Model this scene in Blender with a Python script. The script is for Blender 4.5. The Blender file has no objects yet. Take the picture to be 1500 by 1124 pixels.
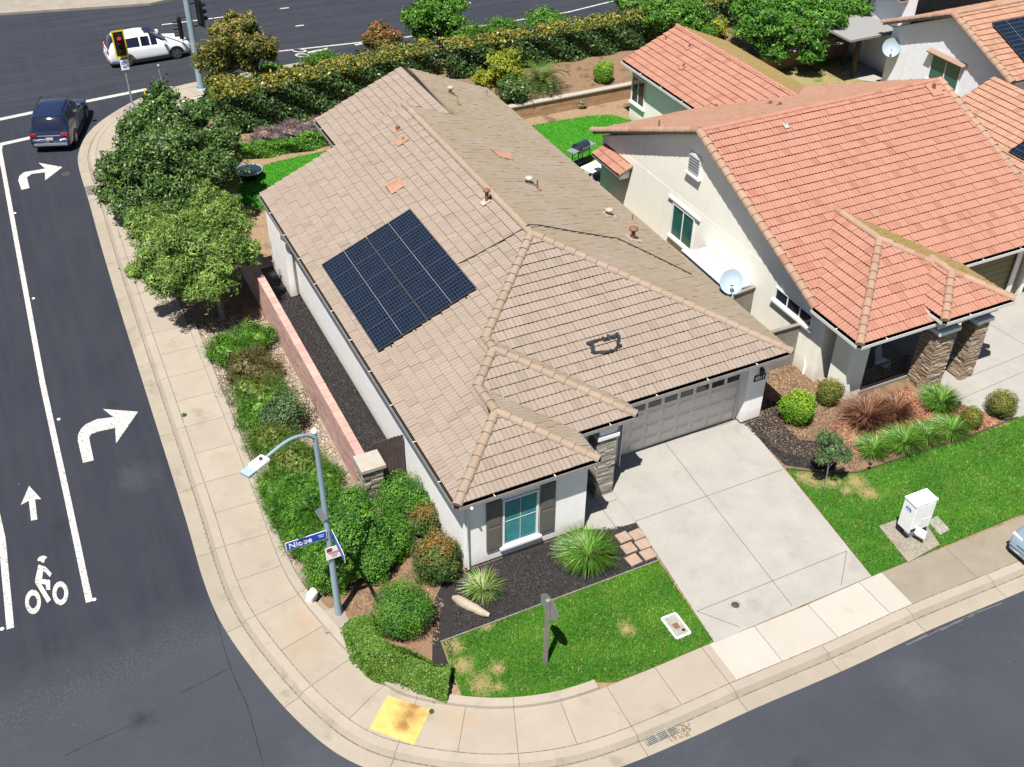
import bpy, math, random
import numpy as np
from mathutils import Matrix, Vector, geometry
PI = math.pi
sc = bpy.context.scene
COL = sc.collection
rs = np.random.RandomState(7)

# ---------------------------------------------------------------- camera
YAW, PITCH, ROLL, FPX = math.radians(26.28143962), math.radians(37.80798787), math.radians(0.63535203), 1588.907
def _cam():
    f = np.array([math.sin(YAW)*math.cos(PITCH), math.cos(YAW)*math.cos(PITCH), -math.sin(PITCH)])
    r = np.array([math.cos(YAW), -math.sin(YAW), 0]); u = np.cross(r, f)
    r2 = math.cos(ROLL)*r+math.sin(ROLL)*u; u2 = -math.sin(ROLL)*r+math.cos(ROLL)*u
    return np.array([r2, -u2, f])
MC = _cam()
CC = np.array([0, 0, 24.0])
def ray(px, py): return MC.T @ np.array([(px-750)/FPX, (py-562)/FPX, 1.])
def at(px, py, z=0.0):                     # survey of the plan: ground point seen at a photo position
    d = ray(px, py); return CC+d*(z-CC[2])/d[2]
_c = at(681, 837); CC = CC-np.array([_c[0], _c[1], 0])
def mpp(p): return float((MC @ (np.asarray(p)-CC))[2]/FPX)
def onplane(px, py, P0, N):
    d = ray(px, py); P0 = np.asarray(P0, float); N = np.asarray(N, float)
    return CC+d*(np.dot(P0-CC, N)/np.dot(d, N))
cam = bpy.data.cameras.new('camera'); camo = bpy.data.objects.new('camera', cam); COL.objects.link(camo)
cam.sensor_width = 36; cam.lens = 36*FPX/1500; cam.clip_end = 1000; cam.clip_start = 0.5
camo.matrix_world = Matrix(((MC[0][0], -MC[1][0], -MC[2][0], CC[0]), (MC[0][1], -MC[1][1], -MC[2][1], CC[1]), (MC[0][2], -MC[1][2], -MC[2][2], CC[2]), (0, 0, 0, 1)))
sc.camera = camo

# ---------------------------------------------------------------- light
SUN = Vector((-0.325, -0.30, 1)).normalized()
w = bpy.data.worlds.new('World'); sc.world = w; w.use_nodes = True
nt = w.node_tree; bg = nt.nodes['Background']; sky = nt.nodes.new('ShaderNodeTexSky')
sky.sky_type = 'NISHITA'; sky.sun_disc = False
sky.sun_elevation = math.asin(SUN.z); sky.sun_rotation = math.atan2(SUN.x, SUN.y)
nt.links.new(sky.outputs[0], bg.inputs[0]); bg.inputs[1].default_value = 0.05
sl = bpy.data.lights.new('sun', 'SUN'); sl.energy = 4.95; sl.angle = math.radians(0.5); sl.color = (1, .965, .91)
so = bpy.data.objects.new('sun', sl); COL.objects.link(so); so.rotation_euler = SUN.to_track_quat('Z', 'Y').to_euler()
sc.view_settings.view_transform = 'Standard'; sc.view_settings.look = 'None'; sc.view_settings.exposure = .75; sc.view_settings.gamma = 1
try:
    sc.cycles.max_bounces = 6; sc.cycles.diffuse_bounces = 1; sc.cycles.transparent_max_bounces = 6; sc.cycles.use_denoising = True
except Exception: pass

# ---------------------------------------------------------------- materials
KA = .60                                    # albedo scale: surfaces stay at real-world values, the exposure does the rest
def kk(c, f=None): return tuple(x*(KA if f is None else f) for x in c)
BRIGHT = {'trim_white', 'white_metal', 'sign_white', 'garage_panel', 'garage_trim', 'fascia', 'paint_white'}
MATS = {}
def nmat(name):
    m = bpy.data.materials.new(name); m.use_nodes = True
    MATS[name] = m
    nt = m.node_tree; return m, nt, nt.nodes['Principled BSDF']
def N(nt, t, **k):
    n = nt.nodes.new('ShaderNode'+t)
    for a, b in k.items(): setattr(n, a, b)
    return n
def L(nt, a, b): nt.links.new(a, b)
def mixc(nt, fac, a, b, mode='MIX'):
    n = N(nt, 'Mix', data_type='RGBA', blend_type=mode)
    for i, v in ((0, fac), (6, a), (7, b)):
        if hasattr(v, 'is_linked'): L(nt, v, n.inputs[i])
        elif i == 0: n.inputs[0].default_value = v
        else: n.inputs[i].default_value = (*v, 1)
    return n.outputs[2]
def math_(nt, op, a, b=0.0, c=None):
    n = N(nt, 'Math', operation=op)
    for i, v in enumerate((a, b, c)):
        if v is None: continue
        if hasattr(v, 'is_linked'): L(nt, v, n.inputs[i])
        else: n.inputs[i].default_value = v
    return n.outputs[0]
def noise(nt, scale, detail=4, rough=.6, vec=None, dim=None):
    n = N(nt, 'TexNoise'); n.inputs['Scale'].default_value = scale; n.inputs['Detail'].default_value = detail; n.inputs['Roughness'].default_value = rough
    if vec is None:
        g = N(nt, 'NewGeometry'); vec = g.outputs['Position']
    L(nt, vec, n.inputs['Vector']); return n.outputs[0]
def ramp(nt, fac, lo, hi):
    n = N(nt, 'MapRange'); n.inputs[1].default_value = lo; n.inputs[2].default_value = hi; n.clamp = True
    L(nt, fac, n.inputs[0]); return n.outputs[0]
def bump(nt, bs, h, strength=.3, dist=.02):
    b = N(nt, 'Bump'); b.inputs['Strength'].default_value = strength; b.inputs['Distance'].default_value = dist
    L(nt, h, b.inputs['Height']); L(nt, b.outputs[0], bs.inputs['Normal'])
def attr(nt, name): 
    a = N(nt, 'Attribute'); a.attribute_name = name; return a
def mk(name, c, c2=None, scale=8, rough=.8, metal=0, bmp=0, bscale=None, lo=.35, hi=.65, spec=.4, c3=None, scale3=1.2):
    m, nt, b = nmat(name); f = 1 if (name in BRIGHT or 'stucco' in name) else KA; c = kk(c, f); c2 = c2 and kk(c2, f); c3 = c3 and kk(c3, f)
    b.inputs['Roughness'].default_value = rough; b.inputs['Metallic'].default_value = metal; b.inputs['Specular IOR Level'].default_value = spec
    if c2 is None: b.inputs['Base Color'].default_value = (*c, 1)
    else:
        col = mixc(nt, ramp(nt, noise(nt, scale), lo, hi), c, c2)
        if c3 is not None: col = mixc(nt, ramp(nt, noise(nt, scale3, 3), .52, .68), col, c3)
        L(nt, col, b.inputs['Base Color'])
    if bmp: bump(nt, b, noise(nt, bscale or scale*3, 3), bmp)
    return m
def spots_mask(nt, spots):
    """irregular stains round given ground points (x, y, r)"""
    g = N(nt, 'NewGeometry'); out = None
    nz = noise(nt, 3.0, 4)
    for x, y, r in spots:
        d = N(nt, 'VectorMath', operation='DISTANCE'); L(nt, g.outputs['Position'], d.inputs[0]); d.inputs[1].default_value = (x, y, 0)
        v = math_(nt, 'SUBTRACT', 1.0, math_(nt, 'DIVIDE', d.outputs['Value'], r))
        out = v if out is None else math_(nt, 'MAXIMUM', out, v)
    v = math_(nt, 'ADD', out, math_(nt, 'MULTIPLY', math_(nt, 'SUBTRACT', nz, .5), 1.6))
    return ramp(nt, v, .05, .95)

# asphalt
def asphalt():
    m, nt, b = nmat('asphalt'); b.inputs['Roughness'].default_value = .85; b.inputs['Specular IOR Level'].default_value = .3
    g = N(nt, 'NewGeometry'); s = N(nt, 'SeparateXYZ'); L(nt, g.outputs['Position'], s.inputs[0])
    old = mixc(nt, ramp(nt, noise(nt, .35, 5), .3, .7), (.030, .033, .0435), (.042, .0455, .058))
    old = mixc(nt, math_(nt, 'MULTIPLY', ramp(nt, noise(nt, 26, 3), .45, .8), .5), old, (.062, .063, .072))
    new = mixc(nt, ramp(nt, noise(nt, .5, 5), .3, .7), (.0145, .0168, .0255), (.021, .0235, .0335))
    mp = N(nt, 'Mapping'); mp.inputs['Scale'].default_value = (2.6, .18, 1); L(nt, g.outputs['Position'], mp.inputs[0])
    new = mixc(nt, math_(nt, 'MULTIPLY', ramp(nt, noise(nt, 1.0, 4, .6, mp.outputs[0]), .4, .72), .8), new, (.0255, .0275, .037))
    mp2 = N(nt, 'Mapping'); mp2.inputs['Scale'].default_value = (.12, 2.2, 1); mp2.inputs['Rotation'].default_value = (0, 0, .03); L(nt, g.outputs['Position'], mp2.inputs[0])
    far = math_(nt, 'MULTIPLY', ramp(nt, s.outputs[1], 39, 41), ramp(nt, noise(nt, 1.0, 4, .6, mp2.outputs[0]), .4, .7)); new = mixc(nt, math_(nt, 'MULTIPLY', far, .8), new, (.034, .037, .048))
    yy = math_(nt, 'ADD', math_(nt, 'ADD', s.outputs[1], math_(nt, 'MULTIPLY', noise(nt, 1.4, 5), 2.2)), math_(nt, 'MULTIPLY', s.outputs[0], -.12))
    seam = ramp(nt, yy, 2.6, 5.0); c = mixc(nt, seam, old, new)
    band = math_(nt, 'MULTIPLY', ramp(nt, yy, 2.3, 2.9), math_(nt, 'SUBTRACT', 1.0, ramp(nt, yy, 3.2, 4.2)))
    c = mixc(nt, math_(nt, 'MULTIPLY', band, ramp(nt, noise(nt, 16, 3), .52, .62)), c, (.060, .060, .065))
    c = mixc(nt, math_(nt, 'MULTIPLY', ramp(nt, noise(nt, 60, 2), .35, .8), .28), c, (.058, .06, .07))
    c = mixc(nt, ramp(nt, noise(nt, 9, 3), .72, .77), c, (.14, .14, .14))
    c = mixc(nt, math_(nt, 'MULTIPLY', spots_mask(nt, [(-7.9, 8.4, 1.0), (9.5, -8.6, 1.2), (14.5, -9.5, 2.2), (2.5, -9.2, 2.0), (-6, -5, 2.2), (18, -10, 2)]), .25), c, (.085, .085, .092))
    c = mixc(nt, math_(nt, 'MULTIPLY', spots_mask(nt, [(-8.0, 12.6, .42), (-10.4, 7.2, .5), (-9.6, -1.0, .5), (5, -9.5, .4)]), .55), c, (.012, .012, .014))
    L(nt, c, b.inputs['Base Color']); bump(nt, b, noise(nt, 45, 2), .25, .01); return m
asphalt()
def concrete(name, c, c2, joint=0, stain=(.25, .19, .13), stain_amt=.5, offset=0.0, spots=None):
    c, c2, stain = kk(c), kk(c2), kk(stain); m, nt, b = nmat(name); b.inputs['Roughness'].default_value = .85; b.inputs['Specular IOR Level'].default_value = .25
    col = mixc(nt, ramp(nt, noise(nt, 1.1, 6, .65), .3, .72), c, c2)
    col = mixc(nt, math_(nt, 'MULTIPLY', ramp(nt, noise(nt, 14, 5), .5, .8), .3), col, tuple(x*.8 for x in c))
    col = mixc(nt, math_(nt, 'MULTIPLY', ramp(nt, noise(nt, .8, 5, .7), .56, .74), stain_amt), col, stain)
    if spots: col = mixc(nt, math_(nt, 'MULTIPLY', spots_mask(nt, spots), .35), col, (.36, .2, .09))
    if joint:
        uv = N(nt, 'UVMap'); sx = N(nt, 'SeparateXYZ'); L(nt, uv.outputs[0], sx.inputs[0])
        fr = math_(nt, 'FRACT', math_(nt, 'DIVIDE', math_(nt, 'ADD', sx.outputs[0], offset), joint))
        ln = math_(nt, 'LESS_THAN', fr, .022/joint)
        cell = math_(nt, 'FLOOR', math_(nt, 'DIVIDE', math_(nt, 'ADD', sx.outputs[0], offset), joint))
        wn = N(nt, 'TexWhiteNoise', noise_dimensions='1D'); L(nt, cell, wn.inputs['W'])
        col = mixc(nt, math_(nt, 'MULTIPLY', wn.outputs[0], .35), col, tuple(x*.82 for x in c))
        col = mixc(nt, math_(nt, 'MULTIPLY', ln, .75), col, (.10, .08, .06))
    L(nt, col, b.inputs['Base Color']); bump(nt, b, noise(nt, 60, 2), .12, .01); return m
concrete('sidewalk', (.50, .425, .335), (.58, .50, .40), 1.52, spots=[(-5, -.6, .9), (-3.2, -2.2, .8), (-4.9, 0.3, .7), (-2.2, -4.6, .6)])
concrete('sidewalk_new', (.63, .575, .495), (.68, .625, .545), 1.9, stain=(.55, .42, .3), stain_amt=.5, offset=.55)
concrete('sidewalk_old', (.36, .31, .23), (.45, .39, .30), 4.5, stain=(.24, .2, .12))
concrete('curb', (.50, .43, .345), (.57, .49, .40), 3.04)
concrete('gutter', (.46, .395, .31), (.56, .485, .385), 3.04, stain=(.2, .16, .11), stain_amt=.55)
concrete('curb_face', (.40, .345, .275), (.50, .43, .34), 3.04, stain=(.17, .14, .11), stain_amt=.6)
concrete('driveway', (.47, .445, .40), (.56, .53, .48), 0, stain=(.36, .33, .28), stain_amt=.6)
concrete('pad', (.38, .33, .27), (.50, .44, .37), 0)
mk('joint', (.24, .215, .185), rough=.9)
mk('white_paint', (.80, .775, .715), (.66, .64, .59), 5, .7, lo=.4, hi=.75, c3=(.30, .29, .28), scale3=14)
def stucco(name, c, k=.94):
    m, nt, b = nmat(name); b.inputs['Roughness'].default_value = .92; b.inputs['Specular IOR Level'].default_value = .2
    col = mixc(nt, ramp(nt, noise(nt, 2.0, 5), .35, .65), c, tuple(x*k for x in c))
    g = N(nt, 'NewGeometry'); s = N(nt, 'SeparateXYZ'); L(nt, g.outputs['Position'], s.inputs[0])
    mp = N(nt, 'Mapping'); mp.inputs['Scale'].default_value = (2.2, 2.2, .35); L(nt, g.outputs['Position'], mp.inputs[0])
    splash = math_(nt, 'MULTIPLY', ramp(nt, math_(nt, 'ADD', s.outputs[2], math_(nt, 'MULTIPLY', noise(nt, 5, 4), -.5)), .35, -.15), .5); col = mixc(nt, splash, col, (.42, .34, .26))
    col = mixc(nt, math_(nt, 'MULTIPLY', ramp(nt, noise(nt, 1.6, 5, .65, mp.outputs[0]), .55, .8), .22), col, (.50, .46, .40))
    L(nt, col, b.inputs['Base Color']); bump(nt, b, noise(nt, 60, 3), .25); return m
stucco('stucco_white', (.90, .875, .85), .96); stucco('stucco_cream', (.90, .875, .76), .97); stucco('stucco_blue', (.78, .80, .84))
mk('fascia', (.60, .58, .54), rough=.6); mk('fascia_grey', (.42, .41, .40), rough=.6); mk('soffit', (.50, .46, .41), rough=.9)
mk('gutter_metal', (.47, .44, .41), (.38, .35, .33), 5, .5); mk('gutter_dark', (.03, .028, .025), rough=.9)
mk('trim_white', (.80, .79, .77), rough=.5); mk('black_metal', (.018, .018, .02), rough=.45); mk('dark', (.012, .012, .014), rough=.7)
mk('shutter', (.21, .20, .165), rough=.7); mk('olive_door', (.27, .23, .11), rough=.6); mk('garage_panel', (.70, .635, .58), rough=.6); mk('garage_trim', (.70, .66, .61), rough=.6)
mk('galv', (.45, .52, .56), (.36, .44, .48), 12, .45, .3); mk('pole_blue', (.48, .64, .72), (.40, .55, .63), 14, .4, .1); mk('white_metal', (.80, .80, .80), rough=.35)
mk('aluminium_dull', (.40, .42, .45), rough=.6); mk('aluminium', (.62, .65, .68), rough=.4, metal=.6); mk('sign_blue', (.01, .10, .70), rough=.4); mk('sign_white', (.82, .82, .82), rough=.4); mk('sign_red', (.55, .04, .05), rough=.5)
mk('yellow', (1.25, .92, .02), rough=.5); mk('rubber', (.02, .02, .02), rough=.8); mk('rim', (.5, .5, .52), rough=.3, metal=.8)
mk('tail_light', (.5, .01, .02), rough=.2); mk('head_light', (.75, .78, .8), rough=.1); mk('plate', (.7, .75, .8), rough=.4)
mk('grate_steel', (.44, .42, .38), (.30, .28, .25), 9, .6); mk('joint_dirt', (.20, .155, .11), (.36, .30, .23), 9, .95, lo=.45, hi=.6); mk('crack_grey', (.16, .16, .165), rough=.9); mk('crack_dark', (.03, .03, .034), rough=.9); mk('lid', (.55, .52, .47), (.42, .39, .34), 9, .8); mk('lid_brown', (.28, .13, .09), rough=.8); mk('iron', (.10, .095, .09), (.06, .055, .05), 20, .7)
mk('wood_gate', (.145, .105, .10), (.10, .07, .068), 3, .85); mk('wood_grey', (.40, .37, .31), (.32, .29, .24), 3, .85); mk('wood_post', (.16, .11, .07), (.11, .075, .05), 4, .8)
mk('wood_plank', (.66, .42, .24), (.52, .31, .17), 2.5, .9); mk('cap_stone', (.62, .56, .47), (.55, .49, .41), 5, .8); mk('grout', (.20, .17, .13), rough=.9)
mk('bark', (.17, .13, .10), (.10, .075, .055), 9, .9, bmp=.4); mk('bark_pale', (.42, .40, .37), (.25, .23, .21), 9, .9, bmp=.4)
mk('paver', (.55, .40, .30), (.47, .33, .25), 4, .85); mk('boulder', (.62, .53, .42), (.50, .38, .27), 3, .85, bmp=.4, bscale=8); mk('patio_slab', (.58, .55, .50), (.52, .49, .44), 3, .85)
def tactile():
    m, nt, b = nmat('tactile'); b.inputs['Roughness'].default_value = .75
    col = mixc(nt, ramp(nt, noise(nt, 4, 5), .3, .7), (.56, .42, .13), (.48, .33, .09)); col = mixc(nt, math_(nt, 'MULTIPLY', spots_mask(nt, [(-3.28, -3.9, .55), (-3.1, -3.75, .4), (-3.55, -4.1, .35)]), .85), col, (.20, .085, .022)); L(nt, col, b.inputs['Base Color'])
tactile()
mk('tar', (.03, .028, .035), rough=.6); mk('underlay', (.03, .026, .024), rough=.95); mk('terracotta', (.60, .32, .21), (.5, .27, .18), 6, .8); mk('vent_tan', (.60, .48, .38), rough=.7); mk('rust', (.36, .17, .09), (.25, .11, .06), 12, .7)
mk('solar_frame', (.06, .065, .075), rough=.5); mk('dish', (.50, .62, .70), rough=.5); mk('fountain_rim', (.55, .60, .60), rough=.4)
mk('mulch_black', (.022, .020, .020), (.075, .066, .062), 45, .95, bmp=1.0, bscale=70, lo=.4, hi=.75)
mk('mulch_brown', (.26, .155, .085), (.40, .26, .15), 22, .95, bmp=.8, bscale=50, c3=(.16, .10, .07), scale3=2.2)
mk('mulch_red', (.36, .12, .065), (.26, .085, .045), 30, .95, bmp=1.0, bscale=60, c3=(.40, .22, .13), scale3=1.6)
mk('dirt', (.36, .235, .13), (.47, .33, .20), 8, .95, bmp=.6, bscale=30, c3=(.20, .13, .09), scale3=.9)
mk('gravel', (.55, .47, .37), (.36, .28, .20), 40, .95, bmp=.9, bscale=70, c3=(.55, .36, .2), scale3=.8)
mk('straw_ground', (.45, .36, .17), (.34, .30, .11), 5, .95, c3=(.13, .22, .03), scale3=1.1)
mk('hill_dirt', (.42, .38, .32), (.36, .32, .27), .5, .95)
def car_paint(name, c, metal=.3, rough=.25):
    m, nt, b = nmat(name); b.inputs['Base Color'].default_value = (*c, 1); b.inputs['Metallic'].default_value = metal; b.inputs['Roughness'].default_value = rough
    b.inputs['Coat Weight'].default_value = .6; b.inputs['Coat Roughness'].default_value = .05
car_paint('paint_navy', (.012, .022, .07), .2, .3); car_paint('paint_white', (.78, .80, .80), 0, .3); car_paint('paint_silver', (.26, .34, .41), .4, .3)
def glass(name, c, rough=.08):
    m, nt, b = nmat(name); b.inputs['Base Color'].default_value = (*c, 1); b.inputs['Roughness'].default_value = rough; b.inputs['Specular IOR Level'].default_value = .6
    b.inputs['Coat Weight'].default_value = .25
glass('glass_car', (.008, .011, .025)); glass('glass_dark', (.02, .03, .04))
def glass_blind(name, c, c2, vert=(0, 0, 1)):
    m, nt, b = nmat(name); b.inputs['Roughness'].default_value = .12; b.inputs['Specular IOR Level'].default_value = .6
    g = N(nt, 'NewGeometry'); s = N(nt, 'SeparateXYZ'); L(nt, g.outputs['Position'], s.inputs[0])
    f = math_(nt, 'FRACT', math_(nt, 'MULTIPLY', s.outputs[2], 14.0)); f = ramp(nt, f, .35, .6)
    f = math_(nt, 'MULTIPLY', f, ramp(nt, noise(nt, 2.0, 2), .3, .6)); L(nt, mixc(nt, f, c, c2), b.inputs['Base Color'])
glass_blind('glass_teal', (.03, .20, .22), (.09, .30, .31)); glass_blind('glass_green', (.015, .09, .075), (.04, .15, .12))
def emis(name, c, s):
    m, nt, b = nmat(name); b.inputs['Base Color'].default_value = (*c, 1); b.inputs['Emission Color'].default_value = (*c, 1); b.inputs['Emission Strength'].default_value = s
emis('red_lamp', (.9, .01, .02), 1.2)
def tile_mat(name, c1, c2, c3, moss=0.0, mossc=(.30, .25, .10)):
    c1, c2, c3, mossc = kk(c1), kk(c2), kk(c3), kk(mossc); m, nt, b = nmat(name); b.inputs['Roughness'].default_value = .85; b.inputs['Specular IOR Level'].default_value = .25
    t = attr(nt, 'tint').outputs['Fac']
    col = mixc(nt, ramp(nt, t, 0, .75), c1, c2); col = mixc(nt, ramp(nt, t, .86, .98), col, c3)
    col = mixc(nt, math_(nt, 'MULTIPLY', ramp(nt, noise(nt, .7, 5), .35, .75), .35), col, tuple(x*.82 for x in c1))
    col = mixc(nt, math_(nt, 'MULTIPLY', ramp(nt, noise(nt, 12, 5), .45, .8), .35), col, tuple(x*.75 for x in c1))
    if moss:
        mm = math_(nt, 'MULTIPLY', ramp(nt, noise(nt, .55, 5, .6), .33, .62), moss); col = mixc(nt, mm, col, mossc)
    L(nt, col, b.inputs['Base Color']); bump(nt, b, noise(nt, 50, 3), .2, .01)
tile_mat('tile_tan', (.425, .335, .268), (.462, .366, .298), (.385, .303, .245))
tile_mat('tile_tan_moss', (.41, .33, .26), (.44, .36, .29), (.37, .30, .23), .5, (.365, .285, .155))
tile_mat('tile_cap', (.46, .34, .25), (.50, .38, .29), (.41, .32, .25))
tile_mat('tile_red', (.565, .265, .185), (.605, .30, .215), (.50, .215, .14))
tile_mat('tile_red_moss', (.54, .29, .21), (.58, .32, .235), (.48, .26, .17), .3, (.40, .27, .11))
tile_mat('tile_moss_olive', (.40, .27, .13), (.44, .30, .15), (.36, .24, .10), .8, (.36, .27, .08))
tile_mat('cap_red', (.50, .33, .23), (.58, .37, .26), (.48, .25, .16))
tile_mat('tile_orange', (.58, .31, .20), (.64, .36, .25), (.50, .25, .15))
def stone_mat(name, pal):
    m, nt, b = nmat(name); b.inputs['Roughness'].default_value = .9
    t = attr(nt, 'tint').outputs['Fac']; r = N(nt, 'ValToRGB'); L(nt, t, r.inputs[0])
    r.color_ramp.interpolation = 'CONSTANT'
    for i, c in enumerate(pal):
        e = r.color_ramp.elements[i] if i < 2 else r.color_ramp.elements.new(i/len(pal))
        e.position = i/len(pal); e.color = (*kk(c), 1)
    col = mixc(nt, math_(nt, 'MULTIPLY', ramp(nt, noise(nt, 10, 4), .4, .7), .4), r.outputs[0], (.22, .17, .12))
    L(nt, col, b.inputs['Base Color']); bump(nt, b, noise(nt, 25, 4), .5, .03)
stone_mat('stone_grey', [(.42, .40, .35), (.55, .52, .46), (.34, .32, .28), (.48, .42, .34), (.60, .57, .50)])
stone_mat('stone_tan', [(.60, .46, .33), (.46, .32, .21), (.66, .54, .41), (.36, .25, .17), (.56, .40, .26)])
stone_mat('stone_pillar', [(.46, .40, .32), (.30, .26, .21), (.55, .48, .40), (.38, .31, .24), (.42, .38, .33)])
stone_mat('block_pink', [(.80, .47, .40), (.84, .51, .43), (.75, .43, .36), (.82, .48, .41), (.88, .55, .47)])
def solar_mat():
    m, nt, b = nmat('solar_cells'); b.inputs['Roughness'].default_value = .22; b.inputs['Specular IOR Level'].default_value = .35
    uv = N(nt, 'UVMap'); s = N(nt, 'SeparateXYZ'); L(nt, uv.outputs[0], s.inputs[0])
    ln = None
    for i, th in ((0, .075), (1, .075)):
        fr = math_(nt, 'FRACT', s.outputs[i]); d = math_(nt, 'ABSOLUTE', math_(nt, 'SUBTRACT', fr, .5))
        l = math_(nt, 'GREATER_THAN', d, .5-th/2); ln = l if ln is None else math_(nt, 'MAXIMUM', ln, l)
    cell = N(nt, 'VectorMath', operation='FLOOR'); L(nt, uv.outputs[0], cell.inputs[0])
    wn = N(nt, 'TexWhiteNoise', noise_dimensions='2D'); L(nt, cell.outputs[0], wn.inputs['Vector'])
    base = mixc(nt, wn.outputs['Value'], (.004, .0075, .017), (.006, .011, .024))
    L(nt, mixc(nt, math_(nt, 'MULTIPLY', ln, .6), base, (.085, .105, .14)), b.inputs['Base Color'])
solar_mat()
def lawn_mat(name, c, c2, spots):
    m, nt, b = nmat(name); b.inputs['Roughness'].default_value = .9; b.inputs['Specular IOR Level'].default_value = .1
    col = mixc(nt, ramp(nt, noise(nt, 9, 5), .3, .7), c, c2)
    col = mixc(nt, math_(nt, 'MULTIPLY', ramp(nt, noise(nt, 1.6, 4), .48, .75), .4), col, (.16, .21, .035))
    if spots: col = mixc(nt, spots_mask(nt, spots), col, (.31, .235, .11))
    L(nt, col, b.inputs['Base Color']); bump(nt, b, noise(nt, 70, 2), .8, .03)
FRONT_DRY = [(3.2, -3.9, .36), (-1.45, -3.1, .45), (-1.2, -3.85, .5), (-.65, -3.6, .3), (-.3, -2.1, .3), (-1.4, -2.4, .4), (-.85, -4.15, .25)]
RIGHT_DRY = [(11.85, -1.25, .6), (12.3, -1.6, .4), (13.0, -1.95, .6), (13.0, -2.5, .45), (11.6, -1.0, .35), (12.5, -2.1, .3)]
lawn_mat('lawn_front', (.03, .11, .01), (.065, .18, .018), FRONT_DRY)
lawn_mat('lawn_right', (.03, .11, .01), (.06, .18, .018), RIGHT_DRY)
lawn_mat('lawn_back', (.03, .17, .01), (.05, .24, .015), [])
def leaf_mat(name, c1, c2, tip=None, trans=.08, rough=.5):
    m, nt, b = nmat(name); b.inputs['Roughness'].default_value = rough; b.inputs['Specular IOR Level'].default_value = .35
    t = math_(nt, 'POWER', attr(nt, 'tint').outputs['Fac'], 1.55); col = mixc(nt, t, tuple(x*.85 for x in c1), c2)
    if tip is not None: col = mixc(nt, attr(nt, 'tip').outputs['Fac'], col, tip)
    L(nt, col, b.inputs['Base Color'])
    tr = N(nt, 'BsdfTranslucent'); L(nt, col, tr.inputs[0]); ms = N(nt, 'MixShader'); ms.inputs[0].default_value = trans
    out = nt.nodes['Material Output']; L(nt, b.outputs[0], ms.inputs[1]); L(nt, tr.outputs[0], ms.inputs[2]); L(nt, ms.outputs[0], out.inputs[0])
leaf_mat('leaf_dark', (.02, .055, .012), (.16, .27, .06), None, .15, .38)
leaf_mat('leaf_hedge', (.018, .05, .012), (.11, .19, .05), (.36, .27, .035), .15, .38)
leaf_mat('leaf_light', (.045, .11, .012), (.28, .40, .075))
leaf_mat('leaf_bright', (.035, .12, .008), (.14, .31, .025))
leaf_mat('leaf_palm', (.03, .075, .01), (.16, .24, .04))
leaf_mat('leaf_lime', (.075, .19, .008), (.20, .36, .02), (.26, .40, .02))
leaf_mat('leaf_yellow', (.14, .19, .012), (.40, .42, .03))
leaf_mat('leaf_olive', (.06, .085, .012), (.17, .19, .025), (.24, .22, .03))
leaf_mat('leaf_redtip', (.03, .075, .012), (.085, .15, .025), (.25, .13, .03))
leaf_mat('leaf_autumn', (.09, .06, .015), (.20, .17, .035), (.33, .10, .03))
leaf_mat('leaf_oliveyellow', (.06, .08, .012), (.21, .21, .04), (.26, .18, .035))
leaf_mat('leaf_juniper', (.03, .105, .006), (.16, .33, .03))
leaf_mat('leaf_juniper_olive', (.035, .10, .007), (.14, .25, .03), (.14, .15, .035))
leaf_mat('leaf_juniper_brown', (.075, .065, .018), (.17, .14, .05))
leaf_mat('leaf_hedge_low', (.04, .105, .008), (.155, .26, .035))
leaf_mat('leaf_greygreen', (.035, .085, .03), (.15, .23, .08))
leaf_mat('leaf_vivid', (.022, .10, .006), (.135, .31, .028))
leaf_mat('blade_green', (.03, .12, .008), (.15, .32, .03), (.40, .37, .18))
leaf_mat('blade_red', (.085, .032, .018), (.20, .085, .045), (.30, .16, .09))
leaf_mat('blade_dry', (.30, .25, .12), (.46, .40, .22))
leaf_mat('lavender', (.13, .105, .115), (.30, .26, .27), (.22, .12, .08), .1)
leaf_mat('grass_blade', (.024, .105, .005), (.135, .30, .024), (.30, .26, .10))
leaf_mat('grass_blade_back', (.025, .16, .008), (.05, .25, .012))
leaf_mat('bark_chip', (.30, .13, .07), (.50, .29, .17), None, 0, .9)
leaf_mat('pale_chip', (.20, .14, .09), (.60, .52, .42), None, 0, .9)
leaf_mat('brown_chip', (.12, .075, .045), (.38, .25, .15), None, 0, .9)
leaf_mat('black_chip', (.012, .011, .011), (.075, .065, .062), None, 0, .9)

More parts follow.
